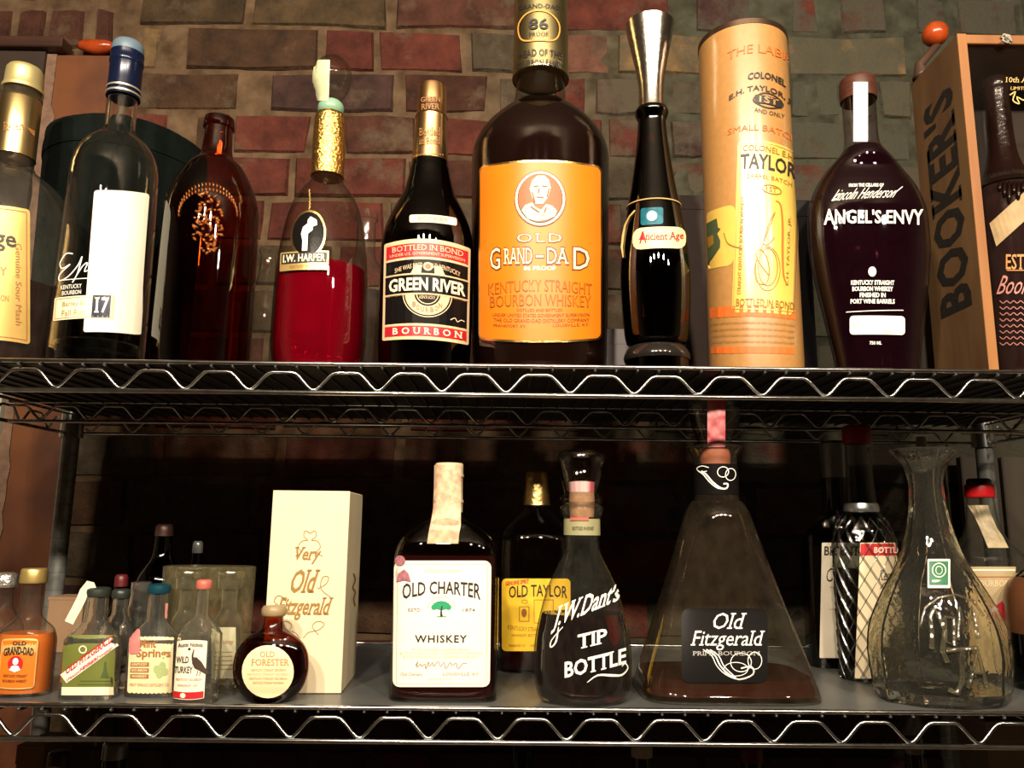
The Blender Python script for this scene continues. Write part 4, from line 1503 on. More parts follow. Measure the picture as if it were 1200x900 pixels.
# orange lumps: one on the ledge at the left, one on the wooden box
wax = mat('glossy_orange_wax', (.38, .055, .010), .22, vary=.35, scale=60, bump=.3, bscale=60)
c1 = atY(110, 52, pY - .012)
zl_ = zt + .022 if False else zt
r_ = thing('orange_ornament', 'small glossy orange sausage shaped ornament lying on the ledge at top left', 'ornament', (c1.x, c1.y, c1.z))
rs = random.Random(9)
P = []; R_ = []
for k in range(13):
    t = k / 12
    P.append((c1.x + (t - .5) * .066, pY - .004, zt + .0145 + .0012 * math.sin(t * 9)))
    R_.append(.002 + .0115 * math.sin(math.pi * min(1, max(0, t * .96 + .02))) ** .45)
mb = MB(); mb.tube(P, R_, 12); mb.make('body', wax, r_, smooth=True)
mb = MB(); mb.tube([(P[-1][0] - .002, P[-1][1], P[-1][2]), (P[-1][0] + .004, P[-1][1], P[-1][2] + .001)], [.002, .0015], 8); mb.make('tip', tw, r_, smooth=True)
bb = atY(1094, 42, .95)
r_ = thing('orange_ornament', 'glossy orange ball ornament on the rear corner of the wooden box', 'ornament', (xa + .004, .955, ztop))
cz = z_at(xa, .955, 40)
Rr = .0165
P = []; R_ = []
bxx = atY(1096, 42, .955).x
for k in range(15):
    a = math.pi * k / 14
    P.append((bxx, .955, cz - Rr * math.cos(a))); R_.append(max(.0008, Rr * math.sin(a)))
mb = MB(); mb.tube(P, R_, 20); mb.make('ball', wax, r_, smooth=True)
dark_stem = mat('stem_shade_colour', (.05, .025, .015), .5)  # stem colour paints the dark shade below the ball
mb = MB(); mb.tube([(xa + .003, .957, ztop), (xa + .003, .957, ztop + .006), (xa + .001, .957, ztop + .018), (bxx + .002, .956, cz - Rr * .9)], [.012, .010, .006, .005], 12); mb.make('stem', dark_stem, r_, smooth=True)

# ------------------------------------------------------------------ bottles on the lower shelf
green_ink = mat('green_ink', (.02, .30, .13), .5)
coral = mat('coral_cap', (.42, .11, .08), .45)
olive = mat('olive_label', (.14, .16, .030), .5, vary=.1)

# miniatures at the left
b = Bottle('miniature_bottle', 'miniature of orange bourbon with gold cap and orange label, left end of the lower shelf', 24, 818,
           [(818, 28), (813, 31), (760, 31), (747, 30), (736, 26), (727, 17), (719, 12.5), (700, 11), (684, 11, 0, 1)], G_CLEAR(), SL, front=819, p=2.6, dr=.8, n=32, cat='bottle')
b.liquid(741, orange_liq, k=.95)
b.sleeve('cap', [(683, 14, 1), (681, 14.5), (669, 14), (666, 12.5, 1)], mat('mini_gold_cap', (.72, .52, .18), .35, .8), n=32)
L_ = Label(b, 0, 748, 42.5, 808, arc=(1, -2), lean=-.09)
o2 = mat('mini_orange_label', (.72, .16, .01), .45)
L_.plate('paper_label', mat('mini_gold_edge', (.75, .45, .15), .4, .3), b.root, r=4, off=.0004)
L_.rect(1.5, 750, 41, 806, o2, off=.0007)
L_.text('OLD', 13, 751, 29, 756, IN, bold=.03, off=.001); L_.text('GRAND-DAD', 4, 757.5, 38, 767, IN, bold=.03, arc=2, serif=True, off=.001)
L_.disc(18.5, 778, 8.6, 9.6, RE, off=.001); L_.disc(18.5, 775, 3.2, 4.2, WH, off=.0013)
L_.fill([(12, 785), (15, 780), (22, 780), (25, 785), (18.5, 787.5)], WH, off=.0013)
L_.text('KENTUCKY STRAIGHT', 6, 790.5, 33, 794, IN, bold=.02, off=.001); L_.text('BOURBON WHISKEY', 6, 796.5, 33, 800, IN, bold=.02, off=.001)
L_.done(lab_of(b))
b = Bottle('miniature_bottle', 'miniature with crumpled foil cap cut off by the left edge of the lower shelf', -8, 806,
           [(806, 24), (800, 26), (750, 26), (730, 23), (715, 13), (705, 10), (688, 9.5, 0, 1)], G_CLEAR(), SL, front=805, n=28)
b.liquid(745, orange_liq, k=.94)
b.sleeve('cap', [(688, 12, 1), (684, 13), (674, 12), (671, 8, 1)], mat('crumpled_silver_foil', (.75, .72, .66), .3, .9, bump=1, bscale=200), n=24)


def flask(lab, cx, base, front, hw, top, capm, shoulder, neck, glass, cap=True, **k):
    b = Bottle('miniature_bottle', lab, cx, base, [(base, hw - 2), (base - 3, hw), (shoulder + 12, hw), (shoulder + 3, hw * .93), (shoulder - 7, hw * .68), (shoulder - 14, neck + 2.5), (shoulder - 20, neck), (top + 10, neck * .95, 0, 1)], glass, SL, front=front, n=32, **k)
    hollow(b, .0016, mat('hollow_mini_glass', (.95, .94, .86), .015, trans=.97, ior=1.42, bump=.3, bscale=60), floor=.004)
    if cap:
        b.sleeve('cap', [(top + 11, neck + 1, 1), (top + 9, neck + 1.6), (top + 2, neck + 1.2), (top, neck * .8, 1)], capm, n=28)
    return b


b = flask('small square clear flask with olive green label and diagonal red lettering', 103, 818, 821, 31.5, 688, mat('dark_green_cap', (.02, .025, .02), .4), 744, 12.5, G_MINI(), dr=.55, p=3.2)
L_ = Label(b, 74, 744, 134, 815, arc=(0, 0), lean=-.03)
L_.plate('paper_label', olive, b.root, r=1, off=.0005, nx=10)
L_.rect(74, 805, 133, 814.5, PAP, off=.0008)
wq = mat('white_diagonal_band', (.84, .80, .66), .5)
L_.line(76, 795.5, 133, 751.5, 12.5, wq, off=.0010, n=16)
sl = -.765
for S_, x0, x1, hh, y, mm in (('OLD FITZGERALD', 79, 130, 8.5, 767, RE), ('KENTUCKY', 95, 116, 3.4, 776.5, RE), ('STRAIGHT BOURBON WHISKEY', 80, 131, 3.4, 778, RE)):
    P_, F_ = text_geo(S_, .03, S_ == 'OLD FITZGERALD')
    V = []
    for u, v in P_:
        x = x0 + (x1 - x0) * u
        y_ = y + sl * (x - (x0 + x1) / 2) - (v - .5) * hh
        V.append(L_.map(x, y_, .0013))
    L_._mb(mm).add(V, F_)
L_.ring(97, 761, 4, 4, 1.4, PAP, off=.0009)
L_.fill([(118, 794), (121, 786), (122, 775), (124, 775), (125, 786), (128, 794)], mat('dark_olive_ink', (.06, .09, .02), .5), off=.0009)
L_.line(95, 798, 130, 798, 1, MATS['dark_olive_ink']); L_.line(92, 802, 130, 802, 1, MATS['dark_olive_ink'])
L_.done(lab_of(b))
# torn tax strip draped from the cap
V = []; Fc = []
pts = [(112, 684, .007), (104, 682, .009), (99, 690, .010), (95, 700, .012), (90, 710, .014), (85, 719, .015), (81, 727, .016)]
for i, (x, y, of) in enumerate(pts):
    wv = 5.2
    dx, dy = (.85, .45) if i > 1 else (.3, .9)
    for s_ in (-1, 1):
        q = atY(x + s_ * wv * dx * 1.1, y + s_ * wv * dy * .9 + 3, b.Y - of)
        V.append(q); V.append(q + Vector((0, -.0005, .0002)))
for i in range(len(pts) - 1):
    a = 4 * i
    Fc += [(a, a + 2, a + 6, a + 4), (a + 1, a + 5, a + 7, a + 3), (a, a + 4, a + 5, a + 1), (a + 2, a + 3, a + 7, a + 6)]
obj('tax_strip', V, Fc, mat('beige_tax_strip', (.72, .64, .48), .6, vary=.15, scale=120), b.root)

b = flask('plain empty clear miniature directly behind the olive labelled flask', 132, 806, 808, 20, 690, MATS['dark_green_cap'], 738, 8.5, G_MINI(), dr=.6, p=2.6)
b = flask('plain empty clear miniature behind the teal capped one, open neck', 156, 800, 801, 19, 672, MATS['dark_green_cap'], 728, 12, G_MINI(), cap=False)
b = flask('clear miniature with teal blue cap and scalloped cream label', 176, 816, 818, 29, 684, mat('teal_cap', (.008, .060, .09), .3, .4), 744, 11.5, G_MINI(), dr=.6, p=2.6)
L_ = Label(b, 151, 747, 202, 811, arc=(1, -1), lean=-.04)
cm = mat('aged_cream_label', (.82, .66, .38), .5, vary=.12, scale=70)
L_.plate('paper_label', cm, b.root, r=1, off=.0005, nx=12)
for q in range(10):
    L_.disc(154 + q * 5.1, 747.5, 2.7, 2, cm, off=.0005, n=8); L_.disc(154 + q * 5.1, 811, 2.7, 2, cm, off=.0005, n=8)
L_.text('Mint', 163, 749, 182, 759, brown_ink, bold=.03, off=.0009); L_.text('Springs', 160, 760, 199, 773, brown_ink, bold=.03, off=.0009)
for q, s_ in enumerate(('KENTUCKY', 'BOURBON', 'WHISKEY')):
    L_.rect(154, 776 + q * 7, 175, 781 + q * 7, brown_ink, off=.0009); L_.text(s_, 156, 777 + q * 7, 173, 780 + q * 7, cm, bold=.02, off=.0013)
for (a, c) in ((184, 784), (190, 780), (193, 787), (187, 790)):
    L_.disc(a, c, 4, 5, mat('sage_ink', (.35, .42, .18), .5), off=.0009, n=9)
L_.text('MINT SPRINGS DISTILLERY CO', 154, 801, 198, 804.5, coral, off=.0009)
L_.done(lab_of(b))
L_.plate('pink_sticker', mat('pink_sticker', (.58, .19, .18), .5), b.root, r=3, box=(152, 736, 164, 766), off=.0012)
L_.plate('tax_strip', mat('coral_strip', (.72, .30, .24), .5), b.root, r=1, box=(190, 706, 199, 724), off=.0012)

b = flask('small clear miniature with bird label and coral pink cap, beside the round amber flask', 229, 822, 826, 25, 679, coral, 738, 7.5, G_MINI(), dr=.7, p=2.4)
L_ = Label(b, 206, 750, 241, 820, arc=(1, -2), lean=-.06)
L_.plate('paper_label', mat('white_bird_label', (.84, .77, .60), .5, vary=.08, scale=60), b.root, r=1, off=.0005, nx=10)
L_.text('Austin Nichols', 208, 753, 236, 758, IN, bold=.02, off=.0009); L_.disc(221, 760.5, 1.6, 1.6, IN)
L_.text('WILD', 207, 769, 221, 777, IN, bold=.02, off=.0009); L_.text('TURKEY', 205.5, 781, 226, 789, IN, bold=.02, off=.0009)
bird = mat('dark_bird_ink', (.05, .03, .02), .5)
L_.fill([(225, 770), (230, 770), (236, 776), (240, 783), (244, 787), (245, 791), (240, 790), (234, 786), (228, 783), (225, 777)], bird, off=.001)
L_.stroke([(226, 774), (225, 768), (226, 763)], [3, 2, 1.2], bird, off=.001); L_.stroke([(226, 763), (226, 761)], 1.4, RE, off=.0012)
L_.line(232, 786, 231, 792, .8, bird); L_.line(235, 787, 234, 792, .8, bird)
L_.rect(205.5, 811, 240, 819, RE, off=.0009); L_.disc(217, 815, 3, 3, PAP, off=.0013); L_.text('KENTUCKY BOURBON', 208, 795, 237, 798, coral); L_.text('WHISKEY 101', 210, 802, 232, 805, coral)
L_.done(lab_of(b))

# clear gift sleeve with two tumbler like minis
b = Bottle('plastic_sleeve', 'clear oval plastic gift sleeve standing behind the bird label miniature', 236, 802, [(802, 52, 0, 1), (700, 53), (664, 53, 0, 1), (663, 50, 0, 1)], thin_glass('clear_plastic', (.90, .90, .84), (.42, .42, .36), refl=.07, haze=.05, hazecol=(.8, .68, .36), bump=.2), SL, front=812, dr=.42, p=2.6, open_top=False, cat='packaging', part='sleeve_wall', angle=30, n=48)  # yellow haze colour paints glare onto the plastic
Ys = b.Y
for cx, top, lab, q in ((212, 668, 'clear glass miniature with silver lid, left one in the plastic sleeve', 0), (262, 667, 'clear glass miniature with pale yellow liquid, right one in the plastic sleeve', 1)):
    c = Bottle('miniature_bottle', lab, cx, 800, [(800, 16), (797, 17.5), (735, 17.5), (722, 14), (712, 9.5), (690, 9.5, 0, 1), (689, 14, 0, 1), (676, 14.5, 0, 1)], G_MINI(), SL + .002, Y=Ys, n=28, open_top=False)
    hollow(c, .0016, MATS['hollow_mini_glass'], floor=.004)
    c.sleeve('cap', [(677, 15, 1), (670, 15.5), (668, 14, 1)], mat('bright_tin_lid', (.85, .82, .74), .2, 1.0), n=28)
    if q:
        c.liquid(735, mat('pale_yellow_liquor', (.95, .68, .22), .05, trans=.8, ior=1.34), k=.93)
        L_ = Label(c, 250, 735, 276, 795)
        L_.plate('paper_label', mat('pale_sleeve_label', (.70, .66, .50), .5), c.root, r=1, off=.0006)
        L_.text('Whiskey', 254, 749, 273, 756, brown_ink, ital=.2, off=.001)
        for w_ in range(5):
            L_.line(254, 764 + w_ * 5, 272, 764 + w_ * 5, .7, brown_ink, off=.001)
        L_.done(lab_of(c))

# kraft carton behind the first miniatures
p0 = atZ(50, 765, SL); x1_ = atY(92, 760, p0.y).x
r_, o_ = box_thing('carton', 'small plain kraft cardboard carton low behind the olive labelled flask', 'box', (p0.x, p0.y, SL), (x1_, p0.y + .045, z_at(p0.x, p0.y, 700)), mat('kraft_card', (.26, .155, .085), .7, vary=.12, scale=30))
mb = MB(); mb.bbox_bevel((p0.x - .0005, p0.y - .0005, z_at(p0.x, p0.y, 703)), (x1_ + .0005, p0.y + .0455, z_at(p0.x, p0.y, 700) + .0006), .0003); mb.make('lid', MATS['kraft_card'], r_)

# dim bottles deep on the shelf at the left
for cx, base, fr, hw, top, capm, lab in ((180, 772, 772, 27, 614, mat('copper_cap', (.045, .02, .014), .4, .3), 'dim dark bottle with copper cap deep behind the plastic sleeve'),
                                         (134, 770, 770, 20, 673, mat('dull_red_cap', (.10, .010, .012), .4), 'dim dark miniature with dull red cap deep on the shelf'),
                                         (222, 768, 768, 16, 634, mat('glass_ball_cap', (.2, .2, .2), .15, .6), 'dim dark slender bottle with round silver stopper deep on the shelf')):
    c = Bottle('dark_bottle', lab, cx, base, [(base, hw - 2), (base - 4, hw), (top + 75, hw), (top + 55, hw * .8), (top + 38, hw * .42), (top + 12, hw * .34, 0, 1)], G_BROWN(), SL, front=fr, n=28)
    c.sleeve('cap', [(top + 14, hw * .38, 1), (top + 3, hw * .36), (top, hw * .25, 1)], capm, n=20)

# round amber flask
b = Bottle('round_flask', 'small round amber flask with circular cream label', 315, 823,
           [(823, 16, 0, 1), (822, 22), (813, 33), (802, 40), (790, 43.5), (778, 44), (765, 42), (754, 36.5), (746, 28), (740, 19), (735, 14), (728, 11.5), (722, 11, 0, 1)], G_AMBER(), SL, front=825, dr=.42, p=2.2, n=48)
b.liquid(752, mat('amber_whiskey', (.26, .055, .012), .03, trans=.95, ior=1.34), k=.93)
b.sleeve('neck_ring', [(722, 12, 1), (720, 14), (714, 14.5), (710, 12.5, 1), (710, 4, 1)], mat('aged_cork_rim', (.32, .23, .12), .4, vary=.2), n=32)
L_ = Label(b, 284, 756, 344, 818)
L_.plate('paper_label', mat('round_cream_label', (.88, .70, .42), .5, vary=.08, scale=50), b.root, shape='ellipse', off=.0006)
L_.text('OLD', 305, 763, 322, 770, mat('copper_ink', (.42, .22, .08), .5), bold=.01, serif=True, off=.001); L_.text('FORESTER', 295, 772, 339, 780, MATS['copper_ink'], serif=True, bold=.01, off=.001)
for q, (a, c) in enumerate(((295, 335), (291, 338), (293, 336), (297, 332))):
    L_.text('KENTUCKY STRAIGHT BOURBON', a, 783.5 + q * 5, c, 786.5 + q * 5, MATS['copper_ink'] if q != 1 else mat('pale_ink', (.62, .42, .22), .5), off=.001)
L_.done(lab_of(b))

# tall ivory carton
c0 = atZ(305.5, 813, SL); c1_ = atZ(399.5, 813, SL); c2_ = atZ(416, 791, SL)
zt_ = z_at(c0.x, c0.y, 575)
ivory = mat('ivory_carton_paper', (.76, .64, .43), .55, vary=.09, scale=18, bump=.05, bscale=80)
ex = (c1_ - c0); ex.z = 0; wbx2 = ex.length; ex.normalize()
ey = Vector((-ex.y, ex.x, 0))
dpt = (c2_ - c1_).dot(ey)
r_ = thing('carton', 'tall ivory cardboard gift carton with gold script, behind the round amber flask', 'box', (c0.x, c0.y, SL))
M = Matrix.Translation(c0) @ Matrix(((ex.x, ey.x, 0, 0), (ex.y, ey.y, 0, 0), (0, 0, 1, 0), (0, 0, 0, 1)))
mb = MB(); mb.bbox_bevel((0, .0012, 0), (wbx2, dpt, zt_ - SL), .0008, M)
o_ = mb.make('carton_body', ivory, r_)
mb = MB(); mb.bbox_bevel((0, 0, .0005), (wbx2, .0012, zt_ - SL + .0004), .0003, M)
o_ = mb.make('front_panel', ivory, r_)
Pv = Plane(c0, c1_, (c0.x, c0.y, zt_), r_)
L_ = Label(Pv, 305, 575, 404, 813, slope=.0, lean=-.05)
gb = mat('gold_script_ink', (.30, .16, .04), .5)
L_.text('Very', 341, 641, 373, 661, gb, ital=.25, serif=True, bold=.02, off=.0005)
L_.text('Old', 341, 667, 371, 695, gb, ital=.25, serif=True, bold=.02, off=.0005)
L_.text('Fitzgerald', 326, 700, 388, 727, gb, ital=.25, serif=True, bold=.02, off=.0005)
for fx in (-1, 1):
    L_.stroke([(360 + fx * x, y) for x, y in ((0, 625), (6, 622), (7, 629), (2, 633), (9, 634), (13, 641), (9, 647), (16, 652))], .8, gb, off=.0005)
    L_.stroke([(356 + fx * x, y) for x, y in ((2, 748), (8, 741), (20, 738), (26, 731), (18, 728), (12, 734), (20, 744))], .8, gb, off=.0005)
L_.stroke([(341, 716), (334, 702), (326, 698), (322, 705), (330, 711)], 1, gb, off=.0005)
L_.stroke([(372, 690), (382, 684), (384, 676), (377, 677), (376, 690), (388, 700)], .9, gb, off=.0005)
L_.done(o_)
Ps = Plane(c1_, c2_, (c1_.x, c1_.y, zt_), r_)
L_ = Label(Ps, 400, 580, 424, 800)
L_.stroke([(414, 672), (416, 680), (413, 688), (416, 694), (414, 702), (416, 710)], 1.6, brown_ink, off=.0005)
L_.done(o_)

# square bottle with the big white label
b = Bottle('whiskey_bottle', 'square shouldered dark bottle with large white label and paper wrapped neck', 520, 822,
           [(822, 60), (817, 62.5), (806, 62.5), (700, 61.5), (662, 61), (648, 59.5), (635, 55), (624, 46), (616, 35), (611, 26), (606, 19), (600, 16.5), (560, 15.5), (545, 15.5, 0, 1)], G_DARK(), SL, front=824, dr=.58, p=4.0, n=56)
b.liquid(650, whisky_dk, k=.955)
b.sleeve('capsule', [(600, 16.8, 1), (590, 16.8), (589, 17.6), (586, 17.6), (585, 16.6), (560, 16.2), (559, 17.2), (556, 17.2), (555, 16.4), (545, 16.4), (543, 15, 1)], mat('aged_paper_seal', (.62, .48, .30), .55, vary=.25, scale=110), n=32)
Rd = Round(b, [(640, 26), (612, 24), (600, 17.2), (556, 17)])
V = []; Fc = []
rt = random.Random(8)
rows_ = [(545, 508, 540), (570, 508.5, 540), (596, 507, 540), (606, 506, 540), (616, 504, 540), (626, 502, 538), (637, 500.5, 537)]
for (y, a, c) in rows_:
    for k in range(9):
        x = a + (c - a) * k / 8
        if y > 600:
            t = (y - 600) / 37
            q = b.hit(x, y, .0012) if False else atY(x, y, b.Y - .0165 - .012 * t)
        else:
            q = Rd.hit(x, y, .0006)
        V.append(q)
for i in range(len(rows_) - 1):
    for k in range(8):
        a = i * 9 + k
        Fc.append((a, a + 9, a + 10, a + 1))
o = obj('tax_strip', V, Fc, mat('worn_tax_strip', (.70, .56, .36), .6, vary=.3, scale=130, color2=(.55, .30, .20)), b.root, smooth=True)
L_ = Label(b, 461.5, 657, 574.5, 805, arc=(0, 0), lean=-.012)
offw = mat('clean_white_label', (.84, .78, .68), .45, vary=.03, scale=40)
L_.plate('paper_label', offw, b.root, r=8, off=.0005, nx=20)
tn = mat('thin_tan_ink', (.66, .50, .30), .5)
L_.frame(466, 661, 570, 801, .7, tn, off=.0008)
L_.text('CONTENTS ONE PINT', 497, 667, 540, 671, tn)
L_.text('OLD CHARTER', 472, 681, 562, 696, IN, bold=.015, arc=7, grow=.28, off=.001)
for q in range(7):
    a = -math.pi * (.12 + .76 * q / 6)
    L_.disc(517 + 9 * math.cos(a) * 1.0, 714 + 7 * math.sin(a) + 0, 3.4, 3.2, green_ink, off=.001, n=8)
L_.disc(517, 710, 8, 4.5, green_ink, off=.0011)
L_.stroke([(517.5, 722), (517, 716), (518, 710)], [3, 1.6, 1.2], IN, off=.0014); L_.line(512, 722.5, 523, 722.5, 1, green_ink, off=.001)
L_.stroke([(517 + 16 * math.cos(a), 714 + 15 * math.sin(a)) for a in [-math.pi * k / 16 for k in range(17)]], 1.8, mat('faint_pink_ink', (.85, .60, .48), .5), sub=1)
L_.text('ESTD', 479, 713, 493, 716.5, IN); L_.text('1874', 542, 713, 556, 716.5, IN)
L_.text('WHISKEY', 487, 744, 547, 753, IN, bold=.02, spacing=1.15, off=.001)
for q, (a, c) in enumerate(((484, 550), (470, 565), (474, 560))):
    L_.text('BOTTLED IN BOND UNDER U.S. GOVERNMENT SUPERVISION', a, 759.5 + q * 4.4, c, 762.6 + q * 4.4, tn)
sg = mat('sepia_ink', (.28, .18, .10), .5)
L_.stroke([(488, 780), (491, 775), (489, 782), (494, 778), (495, 781), (499, 778), (500, 784), (503, 775), (504, 781), (508, 776), (509, 781), (514, 775), (517, 781), (521, 776), (523, 784), (528, 776), (530, 780), (535, 777), (537, 784), (543, 777), (548, 778)], .9, sg)
L_.text('Old Owners.', 471, 788, 497, 792, sg); L_.text('LOUISVILLE, KY.', 520, 788, 562, 792, sg)
L_.text('BOTTLED IN KY', 503, 795, 530, 797, tn)
L_.disc(469, 657, 6, 6, mat('mauve_stamp_ink', (.42, .16, .20), .5, vary=.4, scale=300), off=.0012)
L_.fill([(465, 682), (467, 672), (474, 667), (479, 672), (482, 682), (474, 680)], MATS['mauve_stamp_ink'], off=.0012)
L_.done(lab_of(b))

# yellow label bottle behind
b = Bottle('whiskey_bottle', 'dark bottle with yellow label and gold foil neck, partly hidden behind the white label bottle', 628, 790,
           [(790, 42), (785, 45), (700, 45), (640, 44), (625, 40), (614, 32), (605, 22), (598, 16), (592, 14, 0, 0), (570, 12, 0, 1)], G_DARK(), SL, front=790, p=2.8, dr=.7)
b.liquid(702, mat('reddish_whiskey', (.10, .012, .008), .04, trans=.9, ior=1.34), k=.95)
b.sleeve('neck_foil', [(592, 16, 1), (588, 15.5), (560, 13), (554, 12, 1), (553, 9, 1)], GO, n=28)
L_ = Label(b, 588.5, 678, 668, 763, arc=(0, 0))
yl = mat('bright_yellow_label', (.90, .55, .035), .45)
L_.plate('paper_label', yl, b.root, r=5, off=.0006)
L_.text('GENUINE SPIRIT', 593, 680, 620, 685, RE, rise=3, bold=.03); L_.text('OLD TAYLOR', 597, 685, 664, 699, IN, bold=.01, arc=2, off=.001)
ob2 = mat('label_brown_ink', (.30, .12, .02), .5)
L_.frame(609, 711, 620, 728, .9, ob2); L_.disc(614.5, 718, 3, 5, ob2, off=.001); L_.frame(626, 703, 648, 730, .8, ob2)
L_.ring(615, 705, 3.5, 2, .7, ob2)
L_.text('KENTUCKY STRAIGHT BOURBON', 596, 735, 660, 740, ob2, arc=-3); L_.text('WHISKEY BOTTLED IN BOND', 600, 743, 656, 746, ob2); L_.text('FRANKFORT KY', 597, 755, 616, 758, ob2); L_.text('100 PROOF', 622, 755, 650, 758, IN)
L_.done(lab_of(b))

# bulb decanter with white script
b = Bottle('decanter', 'bulb shaped decanter of dark red bourbon with white script and clear glass stopper', 683, 828,
           [(828, 38), (824, 46), (815, 52), (800, 56), (780, 57.5), (760, 57), (740, 54.5), (720, 50), (700, 44.5), (682, 38), (666, 30.5), (654, 24.5), (645, 21.5), (636, 20.5), (608, 20, 0, 1), (606, 23), (600, 25), (594, 24.5), (590, 19), (588, 16, 0, 1)], G_CLEAR2(), SL, front=830, dr=.72, n=48)
b.liquid(718, mat('dark_ruby_bourbon', (.06, .004, .006), .02, trans=.96, ior=1.34), k=.955)
b.sleeve('neck_band', [(627, 21.5, 1), (608, 21.2, 1)], mat('olive_neck_band', (.32, .30, .16), .5, vary=.15, scale=60), cap0=False, cap1=False, n=32)
Rd = Round(b, [(627, 21.9), (608, 21.6)])
L_ = Label(Rd, 664, 610, 700, 627)
L_.text('BOTTLED IN BOND', 671, 617, 696, 621, IN, off=.0006); L_.rect(668, 606, 690, 610, coral, off=.0006)
L_.done([c for c in b.root.children if c.name.startswith('neck_band')][0])
b.sleeve('cork', [(606, 14, 1), (590, 15), (578, 14.5), (577, 13, 1)], mat('cork', (.42, .22, .12), .7, vary=.3, scale=150), n=28)
b.sleeve('striped_seal', [(577, 14.5, 1), (565, 15, 1), (564, 8, 1)], mat('pink_white_seal', (.82, .60, .58), .5, color2=(.62, .08, .12), scale=110, stretch=(1, 1, .02)), n=28)
sb = thin_glass('thick_stopper_glass', (.90, .92, .90), (.30, .33, .32), refl=.10, bump=.35, bscale=50)
b.sleeve('glass_stopper', [(592, 18, 1), (589, 24), (584, 25), (579, 21), (576, 20), (565, 23), (552, 26.5), (540, 28.5), (532, 27), (528, 20), (528, 4, 1)], sb, n=36, angle=60)
L_ = Label(b, 632, 670, 738, 815, slope=-.42)
L_.text('J.W.Dant', 650, 698, 716, 727, WH, ital=.30, bold=.015, serif=True, grow=.0, off=.0008)
L_.text("'s", 716, 700, 727, 720, WH, ital=.3, bold=.02, off=.0008)
L_.stroke([(655, 722), (652, 738), (646, 742), (647, 734), (660, 724)], [1, 2.4, 1.4, 1.4, 1], WH)
L_.slope = -.24
L_.text('TIP', 677, 742, 711, 759, WH, serif=True, bold=.02, off=.0008)
L_.text('BOTTLE', 662, 771, 733, 790, WH, serif=True, bold=.025, arc=-1, off=.0008)
L_.slope = -.12
L_.stroke([(688, 800), (700, 793), (716, 795), (728, 796), (735, 789), (732, 783), (728, 786)], [.8, 2, 3, 2.2, 1.4, 1.2, .8], WH)
L_.done(b.body)

# trapezoid decanter
b = Bottle('decanter', 'large pyramid shaped clear decanter with black script label and tall glass stopper', 848, 826,
           [(826, 96, 5), (821, 100, 5), (808, 100.5, 5), (790, 96, 5), (760, 87, 4.5), (710, 70.5, 4), (660, 54.5, 3.5), (610, 40, 3), (596, 34.5, 2.5), (588, 29, 2), (583, 25.5, 2), (545, 24.5, 2, 0), (536, 26, 2), (529, 31, 2), (525, 33.5, 2), (523, 32, 2, 1)],
           thin_glass('decanter_glass', (.92, .92, .88), (.42, .40, .32), refl=.07, haze=.014, hazecol=(.6, .45, .3), bump=.12, bscale=30), SL, front=827, dr=.68, p=4.5, n=56)
b.liquid(786, mat('dregs_of_bourbon', (.20, .045, .025), .04, trans=.9, ior=1.34), k=.965, bottom=.007)
b.sleeve('neck_band', [(580, 26, 1), (545, 25.2, 1)], black_paper, cap0=False, cap1=False, n=36)
Rd = Round(b, [(580, 26.3), (545, 25.5)])
L_ = Label(Rd, 812, 543, 862, 580, lean=-.04)
for ox, w_ in ((0, 1.4), (3.5, 1.8)):
    L_.stroke([(818 + ox, 552), (824 + ox, 556), (832 + ox, 565), (842 + ox, 572), (852, 572), (853, 567), (848, 567)], w_, WH, off=.0006)
L_.stroke([(830, 548), (822, 546), (816, 549), (820, 553), (828, 552)], .9, WH, off=.0006)
L_.ring(847, 553, 6.5, 6, .9, WH, off=.0006); L_.ring(856, 556, 6, 7, .9, WH, off=.0006)
L_.done([c for c in b.root.children if c.name.startswith('neck_band')][0])
b.sleeve('cork', [(545, 17, 1), (530, 17.5), (527, 17), (526, 10, 1)], mat('orange_cork', (.36, .11, .06), .6, vary=.2, scale=120), n=28)
b.sleeve('glass_stopper', [(526, 16, 1), (514, 21), (500, 26), (484, 30), (472, 31), (466, 29), (463, 20, 1), (463, 4, 1)], sb, n=36)
Rd = Round(b, [(526, 19), (500, 27.5), (472, 32), (462, 31)])
L_ = Label(Rd, 828, 466, 851, 524)
L_.plate('tax_strip', mat('crimson_tax_strip', (.55, .03, .07), .5, vary=.3, scale=60, color2=(.75, .30, .30)), b.root, r=1, box=(829, 465, 850, 524), off=.0005)
L_ = Label(b, 799, 713, 899, 800, arc=(0, 0))
L_.plate('paper_label', black_paper, b.root, r=9, off=.0006, nx=20)
L_.text('Old', 836, 718, 872, 737, WH, ital=.28, serif=True, bold=.0, off=.001)
L_.text('Fitzgerald', 811, 739, 893, 762, WH, ital=.22, serif=True, off=.001)
L_.text('PRIME BOURBON', 812, 763, 890, 768, mat('dim_silver_ink', (.35, .33, .30), .4), serif=True, off=.001)
for ox, w_ in ((0, .9), (4, 1.6), (8, 1.1)):
    L_.stroke([(824 + ox, 761), (834 + ox, 768), (840 + ox, 780), (850 + ox, 790), (866, 796), (882, 790), (880, 781), (868, 783)], w_, WH, off=.001)
L_.ring(868, 776, 12, 11, .8, WH, off=.001); L_.ring(884, 774, 8, 10, .8, WH, off=.001); L_.ring(862, 784, 14, 8, .7, WH, off=.001)
L_.done(lab_of(b))

